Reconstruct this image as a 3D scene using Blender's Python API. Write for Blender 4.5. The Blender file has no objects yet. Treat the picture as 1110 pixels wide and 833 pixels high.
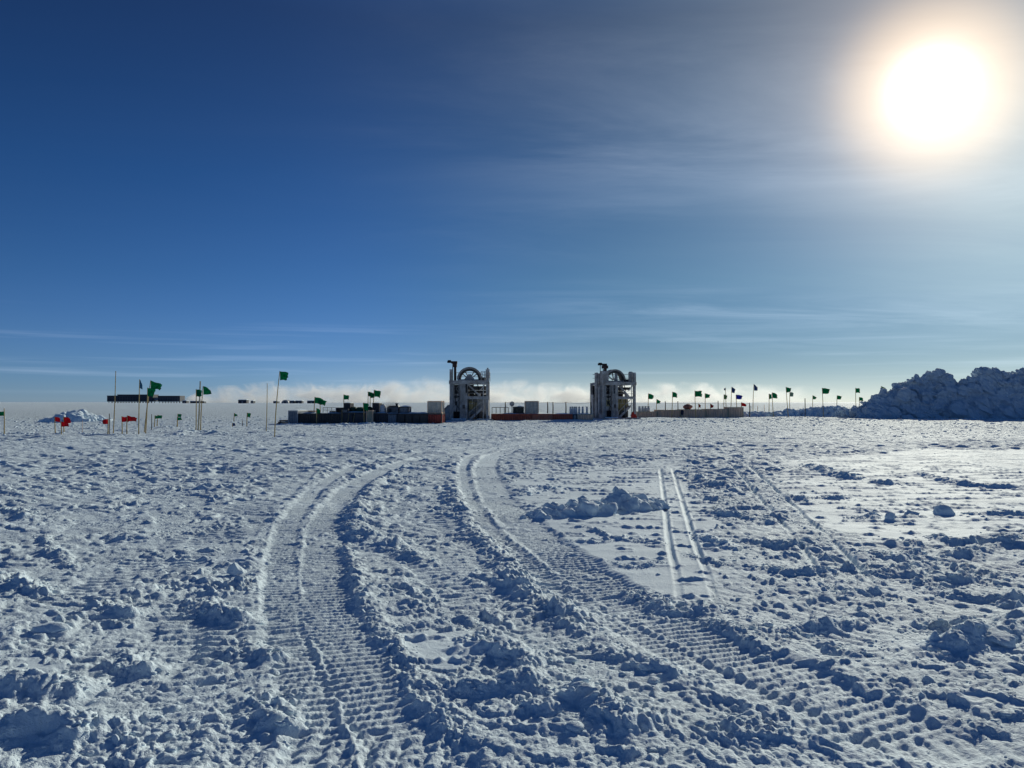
import bpy, bmesh, math, random
import numpy as np
from mathutils import Vector, Matrix

random.seed(7)
F32 = np.float32
sc = bpy.context.scene
# ---- tuning
SUN_E = 3.6
SKY_S = 0.066
EXPO = 0.0
SKY_TINT = [(0.0, (.40, .58, 1.0, 1)), (.04, (.36, .56, .95, 1)), (.25, (.24, .49, .82, 1)), (.45, (.165, .42, .75, 1)), (.74, (.14, .31, .57, 1)), (.9, (.18, .43, .78, 1)), (1.0, (.20, .50, .88, 1))]
CLOUD_L = 2.0
GLOW = 10.0
FOG = 0.5
LOBES = [(1.75, 2.0, (3.2, 3.2, 3.1), False), (5.1, 3.6, (1.0, 0.68, 0.34), False), (8.3, 2.1, (0.34, 0.23, 0.16), False),
         (15, 1.6, (0.19, 0.19, 0.14), True), (25, 1.7, (0.095, 0.115, 0.095), True)]
GD, GR = 0.072, 0.0029
NCL = 170000
STEAM_D = 0.04
HAZE_D = 0
COL = sc.collection

# ------------------------------------------------------------------ camera
CAM_H = 1.7
FPX = 834.0            # focal length in photo pixels (photo 1110 x 833)
CX, CY, HOR = 555.0, 416.5, 436.0
PITCH = math.atan((HOR - CY) / FPX)
cam_d = bpy.data.cameras.new('camera')
cam = bpy.data.objects.new('camera', cam_d)
COL.objects.link(cam)
cam_d.sensor_width = 36.0
cam_d.lens = 36.0 * FPX / 1110.0
cam_d.clip_start = 0.1
cam_d.clip_end = 40000
cam.location = (0, 0, CAM_H)
cam.rotation_euler = (math.pi / 2 + PITCH, 0, 0)
sc.camera = cam
_cp, _sp = math.cos(PITCH), math.sin(PITCH)


def ray(x, y):
    a, b = (x - CX) / FPX, (CY - y) / FPX
    return Vector((a, _cp - b * _sp, _sp + b * _cp))


def gnd(x, y):
    """where the line of sight through photo pixel (x, y) meets the snow"""
    d = ray(x, y)
    t = -CAM_H / d.z
    return (d.x * t, d.y * t)


def at(x, y, D):
    """point at distance D along +Y seen at photo pixel (x, y)"""
    d = ray(x, y)
    t = D / d.y
    return Vector((d.x * t, D, CAM_H + d.z * t))


def dist(y):
    return gnd(CX, y)[1]


# ------------------------------------------------------------------ sun and sky
SUN_PX = (1010, 97)
sd = ray(*SUN_PX).normalized()
SUN_EL = math.asin(sd.z)
SUN_AZ = math.atan2(sd.x, sd.y)          # clockwise from +Y
sun_d = bpy.data.lights.new('sun', 'SUN')
sun_d.energy = SUN_E
sun_d.angle = math.radians(0.6)
sun_d.color = (1.0, 0.965, 0.80)
sun = bpy.data.objects.new('sun', sun_d)
COL.objects.link(sun)
sun.rotation_euler = (-sd).to_track_quat('-Z', 'Y').to_euler()
sun.location = (0, 0, 60)

world = bpy.data.worlds.new('World')
sc.world = world
world.use_nodes = True
W = world.node_tree
W.nodes.clear()


class NT:
    """tiny node-tree helper"""
    def __init__(s, t): s.t = t
    def n(s, kind, **kw):
        nd = s.t.nodes.new(kind)
        for k, v in kw.items():
            if k.startswith('_'):
                setattr(nd, k[1:], v)
        return nd
    def link(s, a, b): s.t.links.new(a, b)
    def val(s, sock, v):
        if hasattr(v, 'is_output'): s.link(v, sock)
        else: sock.default_value = v
    def math(s, op, a, b=0.0, c=0.0, clamp=False):
        nd = s.t.nodes.new('ShaderNodeMath'); nd.operation = op; nd.use_clamp = clamp
        for i, v in enumerate((a, b, c)): s.val(nd.inputs[i], v)
        return nd.outputs[0]
    def vmath(s, op, a, b=(0, 0, 0), out=0):
        nd = s.t.nodes.new('ShaderNodeVectorMath'); nd.operation = op
        s.val(nd.inputs[0], a); s.val(nd.inputs[1], b)
        return nd.outputs[out]
    def mix(s, f, a, b, blend='MIX'):
        nd = s.t.nodes.new('ShaderNodeMix'); nd.data_type = 'RGBA'; nd.blend_type = blend
        s.val(nd.inputs[0], f); s.val(nd.inputs[6], a); s.val(nd.inputs[7], b)
        return nd.outputs[2]
    def smooth(s, v, a, b, lo=0.0, hi=1.0):
        nd = s.t.nodes.new('ShaderNodeMapRange'); nd.interpolation_type = 'SMOOTHSTEP'
        for i, q in enumerate((v, a, b, lo, hi)): s.val(nd.inputs[i], q)
        return nd.outputs[0]
    def noise(s, vec, scale, detail=4, rough=0.5, dist=0.0):
        nd = s.t.nodes.new('ShaderNodeTexNoise')
        s.val(nd.inputs['Vector'], vec); nd.inputs['Scale'].default_value = scale
        nd.inputs['Detail'].default_value = detail; nd.inputs['Roughness'].default_value = rough
        nd.inputs['Distortion'].default_value = dist
        return nd.outputs['Fac']
    def ramp(s, f, stops):
        nd = s.t.nodes.new('ShaderNodeValToRGB')
        e = nd.color_ramp.elements
        while len(e) > 1: e.remove(e[-1])
        e[0].position = stops[0][0]; e[0].color = stops[0][1]
        for p, c in stops[1:]:
            q = e.new(p); q.color = c
        s.val(nd.inputs[0], f)
        return nd.outputs[0]


def build_world():
    k = NT(W)
    out = k.n('ShaderNodeOutputWorld')
    bg = k.n('ShaderNodeBackground')
    bg.inputs['Strength'].default_value = SKY_S
    k.link(bg.outputs[0], out.inputs[0])
    sky = k.n('ShaderNodeTexSky')
    sky.sky_type = 'NISHITA'
    sky.sun_disc = False
    sky.sun_elevation = SUN_EL
    sky.sun_rotation = SUN_AZ
    sky.altitude = 2800
    sky.air_density = 1.0
    sky.dust_density = 0.6
    sky.ozone_density = 2.0
    geo = k.n('ShaderNodeTexCoord')
    d = k.vmath('NORMALIZE', geo.outputs['Generated'])
    sx = k.n('ShaderNodeSeparateXYZ'); k.link(d, sx.inputs[0])
    dz = sx.outputs[2]
    # a deep polar blue: less red and green with height; unseen zenith raised to light the shadows
    tint = k.ramp(k.math('DIVIDE', dz, 0.6, clamp=True), SKY_TINT)
    col = k.mix(1.0, sky.outputs[0], tint, 'MULTIPLY')
    az = k.vmath('DOT_PRODUCT', k.vmath('NORMALIZE', k.vmath('MULTIPLY', d, (1, 1, 0))), (math.sin(SUN_AZ), math.cos(SUN_AZ), 0.0), out=1)
    fa = k.smooth(az, 0.72, 0.97)
    warm = k.ramp(k.math('DIVIDE', dz, 0.6, clamp=True), [(0, (.72, .66, .54, 1)), (.25, (1, .95, .74, 1)), (.8, (1, 1, .9, 1))])
    col = k.mix(1.0, col, k.mix(fa, (1, 1, 1, 1), warm), 'MULTIPLY')
    cosg = k.vmath('DOT_PRODUCT', d, tuple(sd), out=1)
    ang = k.math('MULTIPLY', k.math('ARCCOSINE', k.math('MINIMUM', cosg, 0.999999)), 180 / math.pi)
    # thin ice cloud: wisps in a high flat layer, forward scattering round the sun
    zz = k.math('MAXIMUM', dz, 0.02)
    px = k.math('DIVIDE', sx.outputs[0], k.math('ADD', zz, 0.05))
    py = k.math('DIVIDE', sx.outputs[1], k.math('ADD', zz, 0.05))
    cx = k.n('ShaderNodeCombineXYZ'); k.link(px, cx.inputs[0]); k.link(py, cx.inputs[1])
    mp = k.n('ShaderNodeMapping'); k.link(cx.outputs[0], mp.inputs[0])
    mp.inputs['Rotation'].default_value = (0, 0, math.radians(-22))
    mp.inputs['Scale'].default_value = (0.42, 0.95, 1)
    n1 = k.noise(mp.outputs[0], 1.2, 8, 0.62, 0.7)
    n2 = k.noise(mp.outputs[0], 0.45, 3, 0.5, 0.2)
    wisp = k.math('MULTIPLY', k.smooth(n1, 0.36, 0.80), k.smooth(n2, 0.36, 0.66))
    near = k.math('ADD', 0.04, k.math('MULTIPLY', k.smooth(ang, 44.0, 10.0), 1.5))
    lowf = k.smooth(dz, 0.03, 0.12)
    wisp = k.math('MULTIPLY', k.math('MULTIPLY', wisp, near), lowf)
    # thin flat streaks low over the horizon
    mp2 = k.n('ShaderNodeCombineXYZ')
    k.link(k.math('MULTIPLY', k.math('ARCTAN2', sx.outputs[0], sx.outputs[1]), 2.2), mp2.inputs[0])
    k.link(k.math('MULTIPLY', dz, 75.0), mp2.inputs[1])
    n3 = k.noise(mp2.outputs[0], 1.0, 4, 0.55, 0.3)
    band = k.math('MULTIPLY', k.smooth(dz, 0.0, 0.03), k.smooth(dz, 0.12, 0.045))
    streak = k.math('MULTIPLY', k.math('MULTIPLY', k.smooth(n3, 0.5, 0.72), band), 0.9)
    cl = k.math('ADD', wisp, streak)
    cl_col = k.mix(1.0, (0.85, 0.9, 1.0, 1), (CLOUD_L, CLOUD_L, CLOUD_L, 1), 'MULTIPLY')
    col = k.mix(1.0, col, k.mix(cl, (0, 0, 0, 1), cl_col), 'ADD')
    # veil and corona of the ice cloud round the sun (angles in degrees)
    wv = k.math('ADD', 0.75, k.math('MULTIPLY', n1, 0.5))
    def lobe(s, p, c, wav=False):
        e = k.math('EXPONENT', k.math('MULTIPLY', k.math('POWER', k.math('DIVIDE', ang, s), p), -1.0))
        if wav: e = k.math('MULTIPLY', e, wv)
        return k.mix(e, (0, 0, 0, 1), tuple(q * GLOW for q in c) + (1,))
    for s, p, c, wav in LOBES:
        col = k.mix(1.0, col, lobe(s, p, c, wav), 'ADD')
    # a thicker patch of the same cloud beside and below the sun
    pd = ray(1165, 185).normalized()
    pc = k.vmath('DOT_PRODUCT', d, tuple(pd), out=1)
    pa = k.math('MULTIPLY', k.math('ARCCOSINE', k.math('MINIMUM', pc, 0.999999)), 180 / math.pi)
    pe = k.math('MULTIPLY', k.math('EXPONENT', k.math('MULTIPLY', k.math('POWER', k.math('DIVIDE', pa, 9.5), 2.0), -1.0)), wv)
    col = k.mix(1.0, col, k.mix(pe, (0, 0, 0, 1), (GLOW * 0.42, GLOW * 0.45, GLOW * 0.34, 1)), 'ADD')
    # drifting ice fog low over the plain, brighter under the sun
    fz = k.math('EXPONENT', k.math('MULTIPLY', k.math('POWER', k.math('DIVIDE', k.math('MAXIMUM', dz, 0.0), 0.033), 1.6), -1.0))
    fb = k.smooth(az, 0.62, 0.96)
    fog = k.math('MULTIPLY', fz, k.math('MULTIPLY', fb, FOG))
    col = k.mix(1.0, col, k.mix(fog, (0, 0, 0, 1), (GLOW, GLOW * 0.98, GLOW * 0.86, 1)), 'ADD')
    k.link(col, bg.inputs['Color'])


build_world()

sc.render.engine = 'CYCLES'
sc.view_settings.view_transform = 'Standard'
sc.view_settings.look = 'None'
sc.view_settings.gamma = 1
sc.view_settings.use_curve_mapping = False
sc.view_settings.exposure = EXPO
sc.cycles.max_bounces = 6
sc.cycles.diffuse_bounces = 3
sc.cycles.glossy_bounces = 2
sc.cycles.transmission_bounces = 4
sc.cycles.volume_bounces = 2
sc.cycles.caustics_reflective = False
sc.cycles.caustics_refractive = False
sc.cycles.use_denoising = True


# ------------------------------------------------------------------ materials
MATS = {}


def mat(name, col, rough=0.7, metal=0.0, var=0.25, scale=3.0, spec=0.3, trans=0.0, bump=0.0, col2=None, stretch=None):
    """painted / weathered surface: base colour varied by two noises"""
    if name in MATS: return MATS[name]
    m = bpy.data.materials.new(name); m.use_nodes = True
    k = NT(m.node_tree); m.node_tree.nodes.clear()
    out = k.n('ShaderNodeOutputMaterial'); b = k.n('ShaderNodeBsdfPrincipled')
    tc = k.n('ShaderNodeTexCoord')
    v = tc.outputs['Object']
    if stretch:
        mp = k.n('ShaderNodeMapping'); k.link(v, mp.inputs[0]); mp.inputs['Scale'].default_value = stretch; v = mp.outputs[0]
    n = k.noise(v, scale, 5, 0.6)
    n2 = k.noise(v, scale * 6, 3, 0.6)
    c2 = col2 if col2 else tuple(c * (1 - var * 1.6) for c in col)
    f = k.smooth(k.math('ADD', k.math('MULTIPLY', n, 0.7), k.math('MULTIPLY', n2, 0.3)), 0.36, 0.66)
    c = k.mix(f, tuple(c2) + (1,), tuple(col) + (1,))
    k.link(c, b.inputs['Base Color'])
    b.inputs['Roughness'].default_value = rough
    b.inputs['Metallic'].default_value = metal
    b.inputs['Specular IOR Level'].default_value = spec
    if bump:
        bp = k.n('ShaderNodeBump'); bp.inputs['Strength'].default_value = bump; bp.inputs['Distance'].default_value = 0.01
        k.link(n2, bp.inputs['Height']); k.link(bp.outputs[0], b.inputs['Normal'])
    if trans:
        tr = k.n('ShaderNodeBsdfTranslucent'); k.link(c, tr.inputs[0])
        mx = k.n('ShaderNodeMixShader'); mx.inputs[0].default_value = trans
        k.link(b.outputs[0], mx.inputs[1]); k.link(tr.outputs[0], mx.inputs[2]); k.link(mx.outputs[0], out.inputs[0])
    else:
        k.link(b.outputs[0], out.inputs[0])
    MATS[name] = m
    return m


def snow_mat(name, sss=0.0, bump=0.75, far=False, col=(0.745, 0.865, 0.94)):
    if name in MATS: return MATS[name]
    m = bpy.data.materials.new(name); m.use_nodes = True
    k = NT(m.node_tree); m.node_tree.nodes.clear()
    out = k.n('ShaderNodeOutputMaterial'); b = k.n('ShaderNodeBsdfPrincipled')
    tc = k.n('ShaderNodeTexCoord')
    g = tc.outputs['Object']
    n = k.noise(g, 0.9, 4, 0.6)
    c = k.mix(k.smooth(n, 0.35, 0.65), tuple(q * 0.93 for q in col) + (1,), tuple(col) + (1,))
    k.link(c, b.inputs['Base Color'])
    b.inputs['Roughness'].default_value = 0.75
    b.inputs['Specular IOR Level'].default_value = 0.18
    if sss:
        b.inputs['Subsurface Weight'].default_value = sss
        b.inputs['Subsurface Radius'].default_value = (0.3, 0.45, 0.6)
        b.inputs['Subsurface Scale'].default_value = 0.6
    n1 = k.noise(g, 38.0, 4, 0.7)
    bp = k.n('ShaderNodeBump'); bp.inputs['Strength'].default_value = bump; bp.inputs['Distance'].default_value = 0.02
    k.link(n1, bp.inputs['Height'])
    if far:
        at_ = k.n('ShaderNodeAttribute'); at_.attribute_name = 'churn'
        k.link(k.math('ADD', 0.42, k.math('MULTIPLY', at_.outputs['Fac'], 0.38)), bp.inputs['Strength'])
        # wind-carved relief of the open plain, too fine for the mesh out there
        rd = k.vmath('LENGTH', g, out=1)
        n2 = k.noise(g, 2.6, 5, 0.68)
        bp2 = k.n('ShaderNodeBump'); k.link(k.smooth(rd, 15.0, 120.0, 0.05, 0.6), bp2.inputs['Distance'])
        k.link(k.smooth(rd, 12.0, 45.0, 0.0, 1.0), bp2.inputs['Strength'])
        k.link(n2, bp2.inputs['Height']); k.link(bp2.outputs[0], bp.inputs['Normal'])
    k.link(bp.outputs[0], b.inputs['Normal'])
    k.link(b.outputs[0], out.inputs[0])
    MATS[name] = m
    return m


# ------------------------------------------------------------------ object helpers
def tag(o, label=None, cat=None, group=None, kind=None):
    if label: o['label'] = label
    if cat: o['category'] = cat
    if group: o['group'] = group
    if kind: o['kind'] = kind
    return o


def empty(name, loc, rz=0.0):
    o = bpy.data.objects.new(name, None)
    COL.objects.link(o)
    o.location = loc
    o.rotation_euler = (0, 0, rz)
    o.empty_display_size = 0.2
    return o


def mesh_obj(name, verts, faces, m, parent=None, smooth=False):
    me = bpy.data.meshes.new(name)
    me.from_pydata([tuple(v) for v in verts], [], faces)
    me.update()
    me.materials.append(m)
    if smooth:
        me.polygons.foreach_set('use_smooth', [True] * len(me.polygons))
    o = bpy.data.objects.new(name, me)
    COL.objects.link(o)
    if parent: o.parent = parent
    return o


class MB:
    """collects boxes, bars and tubes, then links them as ONE mesh"""
    def __init__(s): s.v = []; s.f = []
    def add(s, vs, fs):
        o = len(s.v); s.v += [tuple(v) for v in vs]; s.f += [tuple(i + o for i in f) for f in fs]
        return s
    def box(s, x0, x1, y0, y1, z0, z1):
        vs = [(x, y, z) for z in (z0, z1) for y in (y0, y1) for x in (x0, x1)]
        return s.add(vs, [(0, 2, 3, 1), (4, 5, 7, 6), (0, 1, 5, 4), (2, 6, 7, 3), (0, 4, 6, 2), (1, 3, 7, 5)])
    def bar(s, a, b, w, d=None):
        """square bar from a to b"""
        a, b = Vector(a), Vector(b); d = d or w
        t = (b - a).normalized()
        u = t.cross(Vector((0, 1, 0)))
        if u.length < 1e-3: u = Vector((1, 0, 0))
        u.normalize(); n = t.cross(u).normalized()
        vs = []
        for p in (a, b):
            for i, j in ((-1, -1), (1, -1), (1, 1), (-1, 1)):
                vs.append(p + u * (i * w / 2) + n * (j * d / 2))
        return s.add(vs, [(3, 2, 1, 0), (4, 5, 6, 7), (0, 1, 5, 4), (1, 2, 6, 5), (2, 3, 7, 6), (3, 0, 4, 7)])
    def tube(s, pts, r, n=8):
        pts = [Vector(p) for p in pts]
        rs = r if isinstance(r, (list, tuple)) else [r] * len(pts)
        base = len(s.v)
        for i, p in enumerate(pts):
            t = (pts[min(i + 1, len(pts) - 1)] - pts[max(i - 1, 0)]).normalized()
            u = t.cross(Vector((0, 1, 0)))
            if u.length < 1e-3: u = t.cross(Vector((1, 0, 0)))
            u.normalize(); w = t.cross(u)
            for q in range(n):
                a = 2 * math.pi * q / n
                s.v.append(tuple(p + u * (math.cos(a) * rs[i]) + w * (math.sin(a) * rs[i])))
        for i in range(len(pts) - 1):
            for q in range(n):
                a, b = base + i * n + q, base + i * n + (q + 1) % n
                s.f.append((a, b, b + n, a + n))
        s.f.append(tuple(base + q for q in reversed(range(n))))
        s.f.append(tuple(base + (len(pts) - 1) * n + q for q in range(n)))
        return s
    def prism(s, poly, y0, y1):
        """polygon in x,z extruded along y"""
        n = len(poly)
        vs = [(x, y0, z) for x, z in poly] + [(x, y1, z) for x, z in poly]
        fs = [tuple(range(n)), tuple(range(2 * n - 1, n - 1, -1))]
        fs += [(i, i + n, (i + 1) % n + n, (i + 1) % n) for i in range(n)]
        return s.add(vs, fs)
    def build(s, name, m, parent=None, smooth=False):
        return mesh_obj(name, s.v, s.f, m, parent, smooth)


# ------------------------------------------------------------------ numpy noise
def _h(ix, iy, seed):
    a = (ix.astype(np.uint32) * np.uint32(0x9E3779B1)) ^ (iy.astype(np.uint32) * np.uint32(0x85EBCA77)) ^ np.uint32((seed * 0x27D4EB2F + 0x165667B1) & 0xFFFFFFFF)
    a ^= a >> np.uint32(15); a *= np.uint32(0x2C1B3C6D); a ^= a >> np.uint32(12); a *= np.uint32(0x297A2D39); a ^= a >> np.uint32(15)
    return a


def _u(a): return (a & np.uint32(0xFFFFFF)).astype(F32) * F32(1 / 16777216.0)


def perlin(x, y, seed):
    x = np.asarray(x, np.float64) + 9131.3; y = np.asarray(y, np.float64) + 7717.7
    ix = np.floor(x).astype(np.int64); iy = np.floor(y).astype(np.int64)
    fx = (x - ix).astype(F32); fy = (y - iy).astype(F32)
    ux = fx * fx * fx * (fx * (fx * 6 - 15) + 10); uy = fy * fy * fy * (fy * (fy * 6 - 15) + 10)
    def g(dx, dy):
        a = _u(_h(ix + dx, iy + dy, seed)) * F32(2 * math.pi)
        return np.cos(a) * (fx - dx) + np.sin(a) * (fy - dy)
    a = g(0, 0); b = g(1, 0); c = g(0, 1); d = g(1, 1)
    return ((a + (b - a) * ux) * (1 - uy) + (c + (d - c) * ux) * uy) * F32(1.5)


def clods(x, y, cell, seed, dens):
    """scattered lumps: the tallest of the hemispheroids near each point"""
    x = np.asarray(x, np.float64) / cell + 5003.0; y = np.asarray(y, np.float64) / cell + 4007.0
    ix = np.floor(x).astype(np.int64); iy = np.floor(y).astype(np.int64)
    fx = (x - ix).astype(F32); fy = (y - iy).astype(F32)
    best = np.zeros(fx.shape, F32)
    for dx in (-1, 0, 1):
        for dy in (-1, 0, 1):
            h = _h(ix + dx, iy + dy, seed); h2 = _h(ix + dx, iy + dy, seed + 77)
            px = _u(h) + dx - fx; py = _u(h2) + dy - fy
            h3 = _u(_h(ix + dx, iy + dy, seed + 191))
            h4 = _u(_h(ix + dx, iy + dy, seed + 313))
            r = (0.18 + 0.5 * h3 * h3) * (h4 < dens)
            ca = h4 * 43.0; c, s = np.cos(ca), np.sin(ca)
            a = (px * c + py * s); b = (-px * s + py * c) * 1.45
            q = np.maximum(np.abs(a) * 0.85 + np.abs(b) * 0.35, np.sqrt(a * a + b * b))
            t = 1 - (q / np.maximum(r, 1e-4)) ** 2
            best = np.maximum(best, np.where(t > 0, r * np.sqrt(np.sqrt(np.maximum(t, 0))) * np.minimum(1, 0.4 + t), 0))
    return best * F32(cell)


def lerpw(lam, s):
    """weight of a wavelength lam on a mesh spaced s"""
    return np.clip((lam / s - 2.0) / 2.0, 0, 1).astype(F32)


def spline(pts, n=10):
    P = [np.array(p, float) for p in pts]
    if len(P) == 2: return np.array([P[0] + (P[1] - P[0]) * t for t in np.linspace(0, 1, n)])
    P = [2 * P[0] - P[1]] + P + [2 * P[-1] - P[-2]]
    out = []
    for i in range(1, len(P) - 2):
        for t in np.linspace(0, 1, n, endpoint=False):
            a, b, c, d = P[i - 1], P[i], P[i + 1], P[i + 2]
            out.append(0.5 * ((2 * b) + (c - a) * t + (2 * a - 5 * b + 4 * c - d) * t * t + (3 * b - a - 3 * c + d) * t ** 3))
    out.append(P[-2])
    return np.array(out)


def pl(pxs, n=8): return spline([gnd(*p) for p in pxs], n)


def near_line(X, Y, line, w):
    """indices of the points within w of the line, their signed lateral offset, arc length and 0..1 position"""
    bb0 = line.min(0) - w; bb1 = line.max(0) + w
    idx = np.nonzero((X > bb0[0]) & (X < bb1[0]) & (Y > bb0[1]) & (Y < bb1[1]))[0]
    x = X[idx]; y = Y[idx]
    best = np.full(len(idx), 1e9); dd = np.zeros(len(idx)); ss = np.zeros(len(idx))
    L = np.concatenate([[0], np.cumsum(np.hypot(*np.diff(line, axis=0).T))])
    for i in range(len(line) - 1):
        a, b = line[i], line[i + 1]
        lo = np.minimum(a, b) - w; hi = np.maximum(a, b) + w
        j = np.nonzero((x > lo[0]) & (x < hi[0]) & (y > lo[1]) & (y < hi[1]))[0]
        if not len(j): continue
        e = b - a; l2 = e @ e + 1e-12
        t = np.clip(((x[j] - a[0]) * e[0] + (y[j] - a[1]) * e[1]) / l2, 0, 1)
        rx = x[j] - a[0] - t * e[0]; ry = y[j] - a[1] - t * e[1]
        q = rx * rx + ry * ry
        m = q < best[j]
        k = j[m]
        best[k] = q[m]
        dd[k] = np.sign(e[0] * ry[m] - e[1] * rx[m]) * np.sqrt(q[m])
        ss[k] = L[i] + t[m] * (L[i + 1] - L[i])
    ok = best < w * w
    return idx[ok], dd[ok].astype(F32), ss[ok].astype(F32), (ss[ok] / L[-1]).astype(F32)


def in_poly(x, y, poly):
    r = np.zeros(x.shape, bool)
    n = len(poly)
    for i in range(n):
        x0, y0 = poly[i]; x1, y1 = poly[(i + 1) % n]
        c = (y0 > y) != (y1 > y)
        r ^= c & (x < (x1 - x0) * (y - y0) / (y1 - y0 + 1e-12) + x0)
    return r


# ------------------------------------------------------------------ the snow surface
# belts pressed by a tracked vehicle: centre line (photo pixels -> ground), width (m)
def mid(a, b): return [((p[0] + q[0]) / 2, (p[1] + q[1]) / 2) for p, q in zip(a, b)]


L_EDGE = [(700, 452), (520, 480), (420, 495), (362, 510), (325, 531), (297, 565), (284, 611), (280, 662), (285, 696), (292, 735), (305, 790), (318, 833), (335, 890)]
L_RIDGE = [(720, 453), (550, 481), (455, 495), (395, 511), (362, 531), (336, 565), (325, 611), (329, 662), (341, 700), (357, 738), (374, 787), (390, 833), (412, 890)]
L_RIGHT = [(742, 454), (585, 482), (495, 496), (440, 511), (404, 531), (380, 567), (381, 611), (400, 662), (428, 705), (456, 751), (488, 787), (528, 833), (575, 890)]
R_LEFT = [(745, 455), (590, 478), (512, 492), (494, 505), (493, 528), (504, 555), (524, 582), (558, 616), (600, 645), (655, 680), (715, 715), (790, 755), (880, 800)]
R_RIDGE = [(748, 455), (598, 478), (530, 492), (513, 505), (516, 528), (530, 558), (548, 580), (596, 616), (640, 645), (700, 680), (765, 715), (850, 755), (950, 800)]
R_RIGHT = [(755, 455), (615, 479), (558, 491), (542, 503), (547, 527), (566, 548), (597, 572), (648, 611), (695, 640), (765, 675), (837, 715), (930, 755), (1040, 800)]
BELTS = [(L_EDGE, L_RIDGE), (L_RIDGE, L_RIGHT), (R_LEFT, R_RIDGE), (R_RIDGE, R_RIGHT)]
OLD_BELTS = [  # older, worn belt prints: centre line, width, strength
    ([(-60, 575), (60, 548), (170, 530), (280, 512), (400, 494)], 1.1, 0.9),
    ([(-60, 500), (150, 497), (330, 484), (520, 470)], 1.3, 0.9),
    ([(0, 640), (90, 570), (40, 530), (-60, 505)], 1.0, 0.8),
    ([(-80, 812), (150, 806), (420, 808), (560, 812)], 0.55, 0.7),
    ([(560, 806), (760, 803), (960, 808), (1180, 813)], 0.3, 0.8),
    ([(420, 600), (500, 585), (570, 640), (650, 720), (760, 800)], 0.8, 0.85),
    ([(240, 830), (225, 740), (150, 640), (60, 575)], 0.8, 0.8),
    ([(-80, 490), (150, 488), (330, 480), (520, 470), (700, 459)], 2.4, 0.8),
    ([(-80, 512), (120, 508), (330, 494), (560, 478)], 1.4, 0.8),
    ([(1200, 474), (940, 474), (720, 474), (560, 480), (420, 498)], 1.8, 0.75),
    ([(90, 520), (200, 545), (300, 590)], 0.9, 0.8),
    ([(-60, 545), (110, 585), (230, 650), (300, 740)], 0.8, 0.85),
    ([(130, 833), (190, 740), (215, 640), (190, 560), (120, 505)], 0.7, 0.85),
    ([(-60, 770), (90, 735), (210, 725), (300, 740)], 0.5, 0.75),
    ([(455, 520), (470, 560), (540, 610), (640, 670)], 0.6, 0.9),
    ([(440, 540), (460, 590), (520, 640), (580, 690)], 0.9, 0.85),
    ([(-60, 600), (100, 560), (300, 505)], 0.9, 0.8),
    ([(-60, 690), (120, 640), (260, 560), (330, 510)], 0.9, 0.8),
    ([(60, 833), (140, 720), (230, 600), (300, 520)], 0.8, 0.8),
    ([(1200, 600), (1000, 645), (850, 700)], 0.8, 0.8),
    ([(1180, 742), (1000, 770), (840, 830)], 0.5, 0.5),
]
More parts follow.
